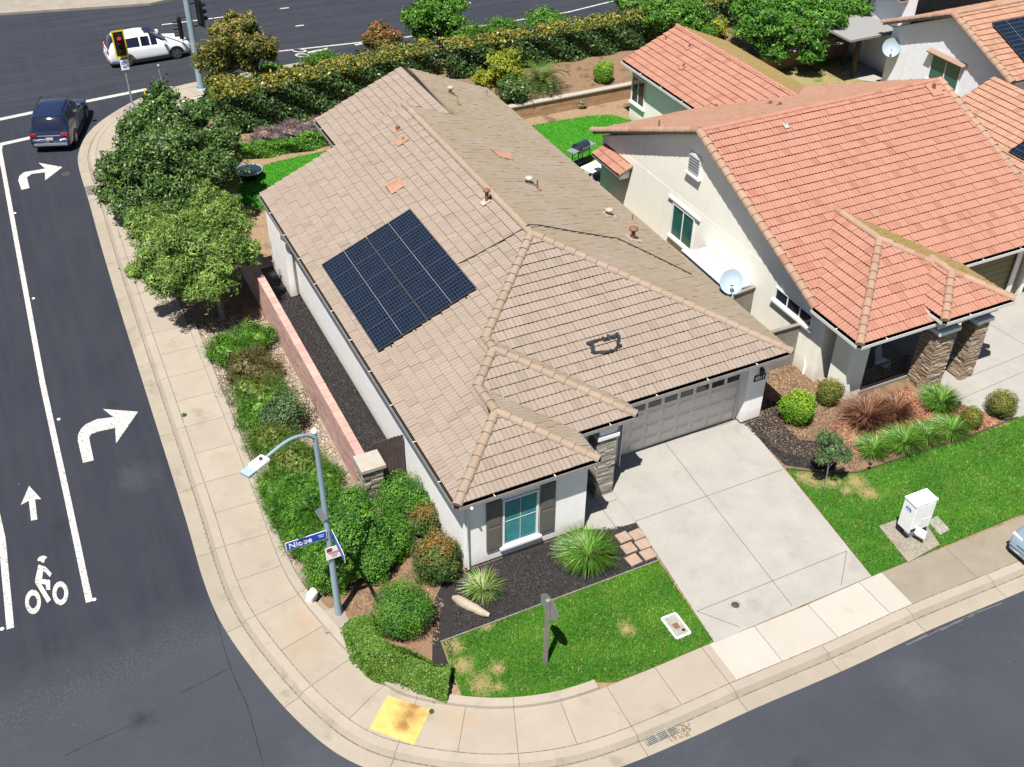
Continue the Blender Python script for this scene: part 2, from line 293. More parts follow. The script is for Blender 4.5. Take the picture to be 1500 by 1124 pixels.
# ---------------------------------------------------------------- mesh builder
class MB:
    def __init__(s): s.v = []; s.f = []; s.m = []; s.uv = []; s.tint = []; s.tip = []; s.n = 0; s.sm = []
    def add(s, verts, faces, m=0, uv=None, tint=None, tip=None, smooth=False):
        b = s.n; s.v.extend([tuple(map(float, v)) for v in verts]); s.n += len(verts)
        for i, f in enumerate(faces):
            s.f.append(tuple(b+k for k in f)); s.m.append(m); s.sm.append(smooth)
            s.uv.append(uv[i] if uv else None)
            s.tint.append(tint[i] if hasattr(tint, '__len__') else (tint or 0.0)); s.tip.append(tip[i] if hasattr(tip, '__len__') else (tip or 0.0))
        return s
    def box(s, a, b, m=0, tint=None):
        x0, y0, z0 = [min(p, q) for p, q in zip(a, b)]; x1, y1, z1 = [max(p, q) for p, q in zip(a, b)]
        v = [(x0, y0, z0), (x1, y0, z0), (x1, y1, z0), (x0, y1, z0), (x0, y0, z1), (x1, y0, z1), (x1, y1, z1), (x0, y1, z1)]
        return s.add(v, [(3, 2, 1, 0), (4, 5, 6, 7), (0, 1, 5, 4), (1, 2, 6, 5), (2, 3, 7, 6), (3, 0, 4, 7)], m, tint=tint)
    def obox(s, c, U, V, W, hu, hv, hw, m=0, tint=None):
        c, U, V, W = [np.asarray(q, float) for q in (c, U, V, W)]
        v = [c+U*hu*a+V*hv*b+W*hw*d for d in (-1, 1) for a, b in ((-1, -1), (1, -1), (1, 1), (-1, 1))]
        return s.add(v, [(3, 2, 1, 0), (4, 5, 6, 7), (0, 1, 5, 4), (1, 2, 6, 5), (2, 3, 7, 6), (3, 0, 4, 7)], m, tint=tint)
    def prism(s, poly, z0, z1, m=0, mside=None):
        n = len(poly); P2 = [(p[0], p[1]) for p in poly]
        ar = sum(P2[i][0]*P2[(i+1) % n][1]-P2[(i+1) % n][0]*P2[i][1] for i in range(n))
        if ar < 0: P2.reverse()
        tr = geometry.tessellate_polygon([[Vector((x, y, 0)) for x, y in P2]])
        v = [(x, y, z1) for x, y in P2]; fs = []
        for t in tr:
            a, b, c = [Vector(v[k]) for k in t]
            fs.append(tuple(t) if (b-a).cross(c-a).z > 0 else tuple(reversed(t)))
        s.add(v, fs, m)
        if z0 is not None:
            vv = [(x, y, z0) for x, y in P2]+[(x, y, z1) for x, y in P2]
            s.add(vv, [(i, (i+1) % n, n+(i+1) % n, n+i) for i in range(n)], m if mside is None else mside)
        return s
    def tube(s, path, r, m=0, seg=8, cap=True, smooth=True):
        path = [np.asarray(p, float) for p in path]; k = len(path)
        rr = r if hasattr(r, '__len__') else [r]*k; vs = []; prev = None
        for i, p in enumerate(path):
            d = path[min(i+1, k-1)]-path[max(i-1, 0)]; d /= np.linalg.norm(d)+1e-9
            if prev is None:
                a = np.array([0, 0, 1.]) if abs(d[2]) < .9 else np.array([1., 0, 0]); x = np.cross(d, a)
            else: x = prev-d*np.dot(prev, d)
            x /= np.linalg.norm(x)+1e-9; prev = x; y = np.cross(d, x)
            for j in range(seg):
                t = 2*PI*j/seg; vs.append(p+rr[i]*(x*math.cos(t)+y*math.sin(t)))
        fs = [(i*seg+j, i*seg+(j+1) % seg, (i+1)*seg+(j+1) % seg, (i+1)*seg+j) for i in range(k-1) for j in range(seg)]
        s.add(vs, fs, m, smooth=smooth)
        if cap: s.add(vs[:seg], [tuple(reversed(range(seg)))], m); s.add(vs[-seg:], [tuple(range(seg))], m)
        return s
    def lathe(s, c, prof, m=0, seg=20, smooth=True):
        c = np.asarray(c, float); vs = []
        for r, z in prof:
            for j in range(seg): t = 2*PI*j/seg; vs.append(c+np.array([r*math.cos(t), r*math.sin(t), z]))
        fs = [(i*seg+j, i*seg+(j+1) % seg, (i+1)*seg+(j+1) % seg, (i+1)*seg+j) for i in range(len(prof)-1) for j in range(seg)]
        return s.add(vs, fs, m, smooth=smooth)
    def build(s, name, mats, parent=None, loc=None):
        me = bpy.data.meshes.new(name)
        mats = mats if isinstance(mats, (list, tuple)) else [mats]
        V = np.array(s.v, np.float32).reshape(-1, 3)
        me.from_pydata([], [], []) if not len(V) else me.from_pydata(V.tolist(), [], s.f)
        for q in mats: me.materials.append(MATS[q])
        nf = len(me.polygons)
        me.polygons.foreach_set('material_index', np.array(s.m, np.int32)); me.polygons.foreach_set('use_smooth', np.array(s.sm, bool))
        if any(u is not None for u in s.uv):
            ul = me.uv_layers.new(name='UVMap'); flat = []
            for f, u in zip(s.f, s.uv): flat.extend([c for q in (u if u is not None else [(0, 0)]*len(f)) for c in q])
            ul.data.foreach_set('uv', np.array(flat, np.float32))
        for nm, arr in (('tint', s.tint), ('tip', s.tip)):
            if any(arr): a = me.attributes.new(nm, 'FLOAT', 'FACE'); a.data.foreach_set('value', np.array(arr, np.float32))
        me.update()
        return link(name, me, parent, loc)
def link(name, me, parent=None, loc=None):
    o = bpy.data.objects.new(name, me); COL.objects.link(o)
    if loc is not None: o.location = loc
    if parent is not None: o.parent = parent
    return o
def npmesh(name, V, F, mat, parent=None, loc=None, tint=None, tip=None, smooth=False, k=4):
    """fast mesh of n k-gons"""
    me = bpy.data.meshes.new(name); V = np.asarray(V, np.float32).reshape(-1, 3); F = np.asarray(F, np.int32).reshape(-1, k)
    me.vertices.add(len(V)); me.vertices.foreach_set('co', V.ravel()); me.loops.add(F.size); me.loops.foreach_set('vertex_index', F.ravel())
    me.polygons.add(len(F)); me.polygons.foreach_set('loop_start', np.arange(0, F.size, k, dtype=np.int32))
    me.polygons.foreach_set('loop_total', np.full(len(F), k, np.int32))
    me.update(calc_edges=True); me.materials.append(MATS[mat])
    if smooth: me.polygons.foreach_set('use_smooth', np.ones(len(F), bool))
    for nm, arr in (('tint', tint), ('tip', tip)):
        if arr is not None: a = me.attributes.new(nm, 'FLOAT', 'FACE'); a.data.foreach_set('value', np.asarray(arr, np.float32))
    return link(name, me, parent, loc)
def tag(o, label=None, cat=None, group=None, kind=None):
    if label: o['label'] = label
    if cat: o['category'] = cat
    if group: o['group'] = group
    if kind: o['kind'] = kind
    return o
def thing(name, label, cat, loc=(0, 0, 0), rz=0, group=None):
    o = bpy.data.objects.new(name, None); COL.objects.link(o); o.location = loc; o.rotation_euler = (0, 0, rz); o.empty_display_size = .2
    return tag(o, label, cat, group)
def struct(name, mb, mats, parent=None):
    o = mb.build(name, mats, parent)
    if parent is None: o['kind'] = 'structure'
    return o
def text_mesh(name, body, size, mat, parent, M4, extrude=.004):
    cu = bpy.data.curves.new(name, 'FONT'); cu.body = body; cu.size = size; cu.extrude = extrude; cu.align_x = 'CENTER'; cu.align_y = 'CENTER'; cu.offset = size*.006
    tmp = bpy.data.objects.new(name, cu); COL.objects.link(tmp)
    me = bpy.data.meshes.new_from_object(tmp.evaluated_get(bpy.context.evaluated_depsgraph_get()))
    bpy.data.objects.remove(tmp); me.materials.clear(); me.materials.append(MATS[mat]); me.name = name
    o = link(name, me, parent); o.matrix_local = M4; return o
def frame4(c, X, Y):
    X = Vector(X).normalized(); Y = Vector(Y).normalized(); Z = X.cross(Y)
    return Matrix(((X.x, Y.x, Z.x, c[0]), (X.y, Y.y, Z.y, c[1]), (X.z, Y.z, Z.z, c[2]), (0, 0, 0, 1)))
def catmull(pts, n=6):
    pts = [np.asarray(p, float) for p in pts]; out = []
    for i in range(len(pts)-1):
        p0 = pts[max(i-1, 0)]; p1 = pts[i]; p2 = pts[i+1]; p3 = pts[min(i+2, len(pts)-1)]
        for k in range(n):
            t = k/n; out.append(.5*((2*p1)+(-p0+p2)*t+(2*p0-5*p1+4*p2-p3)*t*t+(-p0+3*p1-3*p2+p3)*t**3))
    out.append(pts[-1]); return out

# ================================================================ GROUND
D0 = [(75, 38.4), (45, 38.4), (36, 38.5), (29.5, 38.3), (22, 38.9), (15.5, 39.0), (8, 39.6), (4, 39.4), (1.6, 39.3), (0, 39.0), (-1.7, 38.3), (-3.5, 36.7), (-4.5, 35.3), (-5.1, 33.7), (-5.38, 32),
      (-5.5, 28), (-5.65, 24), (-5.8, 18.5), (-5.93, 12), (-6.05, 6), (-6.15, 3), (-6.05, 1.2), (-5.62, -.85), (-5.1, -2.55), (-4.46, -3.87), (-3.53, -4.81), (-2.03, -5.8), (-.5, -6.4), (.97, -6.65),
      (3, -6.7), (5, -6.68), (8, -6.72), (11.1, -6.67), (15.3, -6.75), (22, -6.75), (40, -6.75), (75, -6.75)]
D1 = np.array([p[:2] for p in catmull(D0, 8)])
seg = np.linalg.norm(np.diff(D1, axis=0), axis=1); S1 = np.concatenate([[0], np.cumsum(seg)])
tg = np.gradient(D1, axis=0); tg /= np.linalg.norm(tg, axis=1)[:, None]; NL = np.stack([-tg[:, 1], tg[:, 0]], 1)
def off(o): return D1+NL*o
def strip(mb, cols, i0=0, i1=None, m=0):
    """cols: list of (offset, z) from the outside in"""
    i1 = len(D1) if i1 is None else i1
    for (a, za), (b, zb) in zip(cols[:-1], cols[1:]):
        A = off(a)[i0:i1]; B = off(b)[i0:i1]; S = S1[i0:i1]; n = len(A)
        vs = [(x, y, za) for x, y in A]+[(x, y, zb) for x, y in B]
        fs = []; uv = []
        for i in range(n-1):
            fs.append((i, i+1, n+i+1, n+i)); uv.append([(S[i], a), (S[i+1], a), (S[i+1], b), (S[i], b)])
        mb.add(vs, fs, m, uv=uv)
def inpoly(P, poly):
    poly = np.asarray([p[:2] for p in poly]); x, y = P[:, 0], P[:, 1]; ins = np.zeros(len(P), bool); j = len(poly)-1
    for i in range(len(poly)):
        xi, yi = poly[i]; xj, yj = poly[j]
        c = ((yi > y) != (yj > y)) & (x < (xj-xi)*(y-yi)/(yj-yi+1e-12)+xi); ins ^= c; j = i
    return ins
ix = lambda x, y: int(np.argmin((D1[:, 0]-x)**2+(D1[:, 1]-y)**2))
road = MB().prism([(-120, -90), (150, -90), (150, 140), (-120, 140)], None, -.13)
road = struct('road', road, 'asphalt')
EE = off(1.33)
yard = MB().prism([tuple(p) for p in EE], -.4, -.02, 0); struct('ground', yard, 'dirt')
iA, iB, iC = ix(4.9, -6.68), ix(11.1, -6.67), ix(16.2, -6.75)
sw = MB(); strip(sw, [(0, 0), (1.33, 0)], 0, iA+1, 0); strip(sw, [(0, 0), (1.33, 0)], iA, iB+1, 1); strip(sw, [(0, 0), (1.33, 0)], iB, None, 2)
struct('sidewalk', sw, ['sidewalk', 'sidewalk_new', 'sidewalk_old'])
cb = MB(); strip(cb, [(-.27, -.008), (0, -.001)]); strip(cb, [(-.40, -.132), (-.27, -.008)], m=1); strip(cb, [(-.011, .0035), (.013, .0035)], m=2); strip(cb, [(-.425, -.1215), (-.375, -.1215)], m=2); struct('curb', cb, ['curb', 'curb_face', 'joint_dirt'])
gt = MB(); strip(gt, [(-.87, -.1255), (-.40, -.1265)]); struct('gutter', gt, 'gutter')
# low retaining kerb behind the corner pavement
i0, i1 = ix(-5.85, 15.9), ix(1.72, -6.67)
rk = MB(); strip(rk, [(1.33, 0), (1.345, .10)], i0, i1); strip(rk, [(1.345, .10), (1.60, .11)], i0, i1); strip(rk, [(1.60, .11), (1.605, -.05)], i0, i1)
for i in (i0, i1-1): a = off(1.33)[i]; b = off(1.605)[i]; rk.add([(*a, -.02), (*b, -.02), (*b, .11), (*a, .10)], [(0, 1, 2, 3)], 0, uv=[[(0, 0)]*4])
struct('retaining_kerb', rk, 'curb')
cn = MB().prism([(0, 39.0-1.3), (4, 39.38-1.3), (5.2, 39.4-1.3), (3.4, 36.9), (1.2, 36.6), (-.8, 36.2), (-1.6, 36.9)], None, .002); struct('corner_pavement', cn, 'sidewalk_new')
isl = MB().prism([(-60, 66), (-7.5, 56), (1.5, 54), (4, 54.6), (6, 58), (0, 66), (-60, 80)], -.13, .02); struct('traffic_island', isl, 'pad')
fs = MB().prism([(-100, 70), (140, 62), (140, 66), (-100, 76)], -.13, .02); struct('far_sidewalk', fs, 'sidewalk_old')
fg = MB().prism([(-110, 76.02), (140, 66.02), (140, 130), (-110, 130)], -.13, .0); struct('far_ground', fg, 'hill_dirt')

# road markings (flat paint on the road)
ZM = -.126
def paint(name, polys, z=ZM):
    mb = MB()
    for p in polys: mb.prism([at(x, y, z)[:2] for x, y in p], None, z)
    return mb.build(name, 'white_paint', road)
def zz(pts, ox, oy, k): return [(ox+x/k, oy+y/k) for x, y in pts]
def seg_line(p, q, wd, z=ZM):
    p = np.array(p[:2], float); q = np.array(q[:2], float); d = q-p; d /= np.linalg.norm(d); n = np.array([-d[1], d[0]])*wd/2
    return [p+n, q+n, q-n, p-n]
def wline(name, pts, wd, z=ZM):
    mb = MB()
    for a, b in zip(pts[:-1], pts[1:]): mb.prism(seg_line(a, b, wd), None, z)
    return mb.build(name, 'white_paint', road)
paint('turn_arrow', [zz([(427, 415), (400, 300), (402, 270), (415, 243), (440, 217), (500, 190), (583, 180), (530, 138), (710, 152), (597, 315), (592, 235), (505, 254), (470, 266), (458, 285), (482, 402)], 0, 560, 3.512)])
paint('turn_arrow', [zz([(110, 977), (94, 930), (100, 905), (125, 886), (232, 868), (198, 838), (322, 860), (232, 928), (232, 887), (165, 895), (138, 912), (152, 968)], 0, 0, 3.512)])
paint('lane_arrow', [zz([(160, 713), (192, 706), (180, 602), (212, 602), (150, 533), (107, 632), (148, 610)], 0, 560, 3.512)])
def ring(cx, cy, a, b, a2, b2, tilt=0.0):
    out = []; n = 28
    for i in range(n):
        t, u = 2*PI*i/n, 2*PI*(i+1)/n
        out.append([(cx+r1*math.cos(q)+tilt*r2*math.sin(q), cy+r2*math.sin(q)) for q, r1, r2 in ((t, a, b), (u, a, b), (u, a2, b2), (t, a2, b2))])
    return out
bike = [zz(p, 0, 800, 8.647) for p in (
    [(472, 172), (490, 145), (520, 128), (560, 122), (600, 143), (572, 165), (560, 208), (535, 212), (510, 190), (478, 190)],
    [(487, 235), (580, 265), (655, 348), (630, 392), (550, 310), (530, 418), (635, 430), (635, 556), (585, 556), (580, 490), (522, 478), (645, 680), (600, 722), (445, 465), (445, 430)])]
for c in (ring(418, 708, 100, 154, 52, 82), ring(764, 598, 100, 150, 50, 82)): bike += [zz(p, 0, 800, 8.647) for p in c]
paint('bicycle_symbol', bike)
lf = [at(0, 222, -.13), at(62, 560, -.13), at(100, 735, -.13), at(131, 882, -.13)]
wline('lane_line', [(-9.42, 36.1)]+lf, .19)
wline('lane_line', [(-11.9, 36), (-12.1, 20), (-12.25, 10), at(3, 790, -.13), at(15.2, 921, -.13)], .2)
wline('stop_line', [(-16, 38.3), at(0, 175, -.13), at(110, 152, -.13), at(215, 131, -.13)], .34)
wline('stop_line', [(-16, 35.3), at(0, 212, -.13), at(40, 203, -.13), at(52, 200, -.13)], .34)
wline('lane_line', [at(402, 76, -.13), at(500, 65.5, -.13), at(592, 55, -.13), at(700, 39, -.13), at(832, 18, -.13), at(905, 0, -.13), (42, 41.9), (70, 42)], .16)
wline('lane_dash', [at(237, 36.5, -.13), at(328, 25, -.13)], .16)
wline('lane_dash', [at(410, 13, -.13), at(423, 11.5, -.13)], .16); wline('lane_dash', [at(433, 38.5, -.13), at(445, 37, -.13)], .16); wline('lane_dash', [at(672, 7, -.13), at(690, 4, -.13)], .16)
wline('lane_line', [at(520, 66, -.13), at(535, 63.5, -.13)], .2)
paint('bicycle_symbol', [zz(p, 400, 40, 9.375) for p in ring(362, 322, 98, 24, 72, 14, .6)+ring(400, 385, 98, 26, 72, 15, .6)] + [zz([(470, 340), (600, 312), (690, 300), (690, 318), (560, 345), (480, 358)], 400, 40, 9.375), zz([(690, 295), (735, 285), (748, 300), (720, 315), (690, 308)], 400, 40, 9.375)])
# raised lane markers
for k, (px, py) in enumerate([(22, 312), (49, 437), (86, 614), (138, 878), (3, 921)]):
    p = at(px, py, -.12); o = MB().lathe((0, 0, 0), [(.06, 0), (.055, .015), (.03, .02), (0, .021)], 0, 10).build('road_stud', 'sign_white', None, (p[0], p[1], -.13))
    tag(o, 'small round white raised lane marker on the asphalt beside the white lane line', 'road stud', 'raised lane markers along the side street')
# crack seams in the front street
ck = MB()
for pts in ([(1330, 944), (1360, 930), (1378, 922), (1400, 912), (1430, 898), (1465, 885)], [(1400, 914), (1425, 902)]):
    for a, b in zip(pts[:-1], pts[1:]):
        for k in range(2):
            p = at(a[0]+rs.uniform(-3, 3), a[1]+rs.uniform(-2, 2), -.13); q = at(b[0]+rs.uniform(-3, 3), b[1]+rs.uniform(-2, 2), -.13); ck.prism(seg_line(p, q, rs.uniform(.015, .045)), None, ZM+.001*k)
ck.build('crack_seam', 'crack_grey', road); ck = MB()
for pts in ([(94, 1107), (140, 1086), (180, 1068), (214, 1050)], [(264, 1015), (300, 998), (333, 979)], [(310, 880), (322, 925), (333, 965), (348, 1004), (362, 1037), (375, 1080), (387, 1122)]):
    pp = [at(x+rs.uniform(-1, 1), y+rs.uniform(-1, 1), -.13) for x, y in pts]; pp = catmull(pp, 5)
    for a, b in zip(pp[:-1], pp[1:]): ck.prism(seg_line(a, b, rs.uniform(.012, .03)), None, ZM)
ck.build('crack_seam', 'crack_dark', road)
# storm drains
def grate(name, c, U, lx, ly, nb, label, opening=False):
    """grate of bars in the gutter; U is the direction along the kerb"""
    t = thing(name, label, 'storm drain', (c[0], c[1], -.135), math.atan2(U[1], U[0]))
    MB().box((-lx/2, -ly/2, .003), (lx/2, ly/2, .016)).build('pit', 'dark', t)
    b = MB()
    for k in range(nb): y = -ly/2+ly*(k+.5)/nb; b.box((-lx/2, y-ly/nb*.28, .016), (lx/2, y+ly/nb*.28, .032))
    for x in (-lx/2, lx/2-.04, -lx/6, lx/6): b.box((x, -ly/2, .033), (x+.04, ly/2, .04))
    b.build('grate_bars', 'grate_steel', t); return t
t = grate('storm_drain', (at(967, 1077, -.13)+np.array([.02, .06, 0])), (1, 0, 0), .95, .42, 9, 'steel grate storm drain in the gutter below the front lawn')
MB().box((-.55, .235, -.0), (.5, .262, .085)).build('inlet_opening', 'dark', t)
grate('storm_drain', at(135, 279, -.13), (0, 1, 0), .9, .55, 9, 'steel grate storm drain in the side street gutter beside the dark leafy tree')
p = at(97, 255, -.13); o = MB().lathe((0, 0, 0), [(0, .006), (.2, .006), (.22, .004), (.22, 0)], 0, 20).build('valve_cover', 'iron', None, (p[0], p[1], -.13)); tag(o, 'small round iron valve cover in the asphalt right of the far turn arrow', 'valve cover')
# tactile pad
tp = [at(568, 1019, 0), at(631, 1040, 0), at(607, 1092, 0), at(541, 1068, 0)]
t = MB().prism([p[:2] for p in tp], 0.001, .012)
A, B, C_, Dd = [np.array(p[:2]) for p in tp]
for i in range(20):
    for j in range(16):
        u, v = (i+.5)/20, (j+.5)/16; q = A*(1-u)*(1-v)+B*u*(1-v)+C_*u*v+Dd*(1-u)*v; t.box((q[0]-.012, q[1]-.012, .012), (q[0]+.012, q[1]+.012, .019))
tag(t.build('tactile_pad', 'tactile'), 'worn yellow tactile paving pad with rust stains in the corner sidewalk', 'tactile pad')

# driveway and walks
dw = MB().prism([(5.66, 1.0), (5.66, 2.52), (11.4, 2.52), (11.4, 2.06), (11.56, 2.06), (10.74, -5.33), (5.16, -5.37), (5.62, -.44)], None, .012)
def joint(mb, p, q, z=.016, wd=.022): mb.prism(seg_line(p, q, wd), None, z, 1)
for p, q in (((975, 650), (1160, 888)), ((931, 764), (1147, 688)), ((1021, 896), (1240, 808)), ((1021, 896), (1083, 919)), ((1240, 808), (1232, 858)), ((905, 667), (1071, 619))): joint(dw, at(*p), at(*q))
struct('driveway', dw, ['driveway', 'joint'])
wk = MB().prism([(3.98, .05), (3.98, 3.2), (5.655, 3.2), (5.655, 1.0), (5.615, -.44), (4.85, -.40), (3.98, -.05)], None, .010); joint(wk, at(872, 732), at(902, 773), .014); joint(wk, (4.0, .75), (5.6, .7), .014); struct('entry_walk', wk, ['driveway', 'joint'])
p = at(1077, 887); t = thing('sewer_cleanout', 'round iron cleanout cap with pale concrete collar in the driveway', 'cleanout', (p[0], p[1], .012))
MB().lathe((0, 0, 0), [(.12, .006), (.19, .006), (.20, 0)], 0, 24).build('collar', 'lid', t); MB().lathe((0, 0, 0), [(0, .012), (.11, .012), (.12, .004)], 0, 24).build('cap', 'iron', t)
# neighbour's drive, walk and porch
nd = MB().prism([(19.25, 1.75), (19.25, 4.1), (27, 4.1), (27, -5.3), (21.4, -5.35), (21.1, -1.75), (19.95, -1.75), (18.95, -.15), (19.2, 1.0)], None, .010)
for p, q in (((1395, 590), (1500, 545)), ((1425, 550), (1500, 520)), ((1440, 470), (1500, 505)), ((1380, 565), (1440, 625))): joint(nd, at(*p), at(*q), .014)
struct('neighbour_driveway', nd, ['driveway', 'joint'])
pr = MB().prism([(15.3, 1.65), (19.2, 1.65), (19.2, 4.2), (15.3, 4.2)], -.02, .10); struct('porch_floor', pr, 'pad')
# beds
def sheet(name, pts, mat, z=.0, px=False): return struct(name, MB().prism([at(*p)[:2] for p in pts] if px else pts, None, z), mat)
FL = [tuple(p) for p in off(1.6)[i0:i1]]
bed = [p for p in FL if p[0] < -1.9]
sheet('gravel_bed', bed+[(-2.2, -3.9), (-1.85, -2.6), (-1.2, -.6), (0, 0.3), (0.0, 4.3), (-1.4, 4.3), (-1.62, 4.9), (-1.62, 16), (-3.4, 16.4)], 'gravel', .0)
sheet('tree_bed', [tuple(p) for p in off(1.34)[ix(-5.1, 33.7):i0+1]]+[(-3.4, 15.2), (-1.62, 15.2), (-1.62, 30), (-2.4, 34)], 'mulch_brown', .004)
sheet('planting_bed', [at(*p)[:2] for p in ((470, 880), (500, 800), (560, 760), (610, 800), (650, 870), (648, 935), (660, 1000), (600, 995), (545, 965), (518, 930))], 'mulch_brown', .006)
sheet('side_yard', [(-1.3, 4.75), (.1, 4.75), (.1, 19.0), (-1.3, 19.0)], 'mulch_black', .006)
sheet('mulch_bed', [(-.35, .3), (0, 0), (3.98, -.0), (4.85, -.42), (5.6, -.45), (5.38, -2.08), (-1.66, -2.1), (-1.85, -3.6), (-2.3, -3.0), (-1.3, -.7)], 'mulch_black', .010)
sheet('side_bed', [(11.6, 4.25), (15.18, 4.25), (15.3, 1.65), (19.2, 1.65), (18.9, -.15), (19.95, -1.75), (21.1, -1.72)]+[at(*p)[:2] for p in ((1400, 647), (1345, 662), (1290, 682), (1255, 693), (1222, 694), (1185, 691), (1152, 688))]+[(11.55, 1.9)], 'mulch_brown', .0)
sheet('mulch_bed', [at(*p)[:2] for p in ((1090, 622), (1115, 612), (1124, 585), (1142, 592), (1150, 625), (1172, 645), (1205, 648), (1228, 672), (1222, 690), (1185, 687), (1150, 682))], 'mulch_black', .008)
sheet('mulch_bed', [at(*p)[:2] for p in ((1215, 625), (1240, 600), (1290, 598), (1330, 566), (1345, 586), (1400, 590), (1480, 622), (1440, 632), (1350, 657), (1260, 672), (1228, 655))], 'mulch_red', .008)
LAWN_F = [(-1.62, -2.12), (5.37, -2.1), (5.16, -5.33), (3, -5.36), (2.0, -5.33)]+[q for q in reversed(FL) if q[0] > -1.85 and q[1] < -3]+[(-1.85, -4.05), (-1.78, -3.2)]
sheet('lawn', LAWN_F, 'lawn_front', .014)
LAWN_R = [tuple(at(*p)[:2]) for p in ((1152, 688), (1185, 691), (1222, 694), (1255, 693), (1290, 682), (1345, 662), (1400, 647))]+[(20.3, -1.78), (21.05, -1.78), (21.38, -5.33), (10.76, -5.33)]
sheet('lawn', LAWN_R, 'lawn_right', .014)
LAWN_B = [(12.9, 17), (12.9, 25.4), (15.7, 26.8), (17.2, 26.75), (19.0, 26.6), (20.2, 26.2), (20.72, 25.2), (20.75, 19.1)]
sheet('lawn', LAWN_B, 'lawn_back', .010)
sheet('patio', [(14.8, 19.15), (20.74, 19.15), (20.74, 21.6), (16.6, 21.6), (14.8, 20.6)], 'patio_slab', .02)
LAWN_L = [tuple(at(*p)[:2]) for p in ((342, 262), (352, 297), (395, 310), (500, 235), (478, 221), (400, 238))]
sheet('lawn', LAWN_L, 'lawn_back', .012)
sheet('straw_yard', [(27, 19), (27, 27.5), (48, 27.5), (48, 24.6), (35.9, 24.6), (35.9, 19)], 'straw_ground', .006)
sheet('patio', [at(*p)[:2] for p in ((1232, 108), (1262, 118), (1290, 122), (1310, 90), (1262, 92))], 'patio_slab', .016)
ter = MB().prism([(12.6, 28.0), (60, 28.0), (60, 36.3), (12.6, 35.2)], -.02, .74); struct('terrace', ter, 'mulch_brown')
tag(MB().box((-.02, 0, -.02), (7.05, .03, .05)).build('lawn_edging', 'wood_grey', None, (-1.65, -2.125, 0)), 'thin pale timber edging between front lawn and black mulch', 'edging')
em = MB(); ep = [tuple(at(*p)[:2]) for p in ((1152, 688), (1185, 691), (1222, 694), (1255, 693), (1290, 682), (1345, 662), (1400, 647))]+[(20.3, -1.75)]
for a, b in zip(ep[:-1], ep[1:]): em.prism(seg_line(a, b, .05), -.02, .06)
tag(em.build('lawn_edging', 'wood_post'), 'curved brown timber edging between right lawn and flower bed', 'edging')

# grass blades
def blades(name, poly, n, hgt, mat, z=.014, spots=(), wd=.012):
    poly = np.array([p[:2] for p in poly]); lo, hi = poly.min(0), poly.max(0); P = rs.uniform(lo, hi, (int(n*2.6), 2)); P = P[inpoly(P, poly)][:n]; n = len(P)
    keep = np.ones(n, bool)
    for x, y, r in spots:
        d = np.hypot(P[:, 0]-x, P[:, 1]-y)/r; keep &= rs.rand(n) < np.clip(d*1.1-.1, .12, 1)
    P = P[keep]; n = len(P); a = rs.uniform(0, 2*PI, n); h = hgt*rs.uniform(.5, 1.2, n)
    ln = rs.normal(0, .6, (n, 2))*h[:, None]; V = np.zeros((n, 3, 3)); dx = np.stack([np.cos(a), np.sin(a)], 1)*wd
    V[:, 0, :2] = P-dx; V[:, 1, :2] = P+dx; V[:, 2, :2] = P+ln; V[:, :2, 2] = z; V[:, 2, 2] = z+h
    t = np.clip(rs.rand(n)*.62+.2+.30*np.sin(P[:, 0]*1.3+np.cos(P[:, 1]*1.7)*2)*np.sin(P[:, 1]*1.9+P[:, 0]*.7), 0, 1)
    tip = (rs.rand(n) < .05).astype(float)
    for x, y, r in spots:
        d = np.hypot(P[:, 0]-x, P[:, 1]-y)/r; tip = np.maximum(tip, (rs.rand(n) > .35+d*.65).astype(float))
    o = npmesh(name, V, np.arange(n*3), mat, tint=t, tip=tip, k=3); o['kind'] = 'stuff'
    return o
tag(blades('grass', LAWN_F, 30000, .065, 'grass_blade', spots=FRONT_DRY), 'short green grass of the front corner lawn with dry straw patches', 'grass')
tag(blades('grass', LAWN_R, 34000, .065, 'grass_blade', spots=RIGHT_DRY), 'short green grass of the lawn around the mailbox', 'grass')
tag(blades('grass', LAWN_B, 12000, .07, 'grass_blade_back', z=.01, wd=.02), 'vivid green grass of the back lawn between the two houses', 'grass')
tag(blades('grass', LAWN_L, 4000, .07, 'grass_blade_back', z=.01, wd=.02), 'vivid green grass around the dark fountain basin', 'grass')
def chips(name, poly, n, mat, z, size, label):
    poly = np.array([p[:2] for p in poly]); lo, hi = poly.min(0), poly.max(0); P = rs.uniform(lo, hi, (n*3, 2)); P = P[inpoly(P, poly)][:n]; n = len(P)
    a = rs.uniform(0, 2*PI, n); ti = rs.normal(0, .5, (n, 2)); l = size*rs.uniform(.5, 1.3, n)
    T = np.stack([np.cos(a), np.sin(a), ti[:, 0]], 1)*l[:, None]; B_ = np.stack([-np.sin(a), np.cos(a), ti[:, 1]], 1)*(l*.35)[:, None]; c = np.concatenate([P, np.full((n, 1), z+.012)], 1)
    V = np.stack([c-T, c-B_, c+T, c+B_], 1); o = npmesh(name, V, np.arange(n*4), mat, tint=rs.rand(n)); tag(o, label, 'mulch', kind='stuff')
chips('mulch_chips', [(-.3, -.05), (3.98, -.05), (5.5, -.5), (5.35, -2.05), (-1.6, -2.05), (-1.7, -3.0)], 9000, 'black_chip', .012, .035, 'loose black bark chips in the bed under the front window')
chips('mulch_chips', [(-1.25, 4.9), (.05, 4.9), (.05, 17), (-1.25, 17)], 8000, 'black_chip', .008, .04, 'loose black bark chips in the side strip behind the pink wall')
chips('mulch_chips', [at(*p)[:2] for p in ((1240, 600), (1290, 598), (1330, 566), (1345, 586), (1400, 590), (1480, 622), (1440, 632), (1350, 657), (1260, 672), (1228, 655))], 7000, 'bark_chip', .01, .05, 'loose red bark chips in the neighbour flower bed')
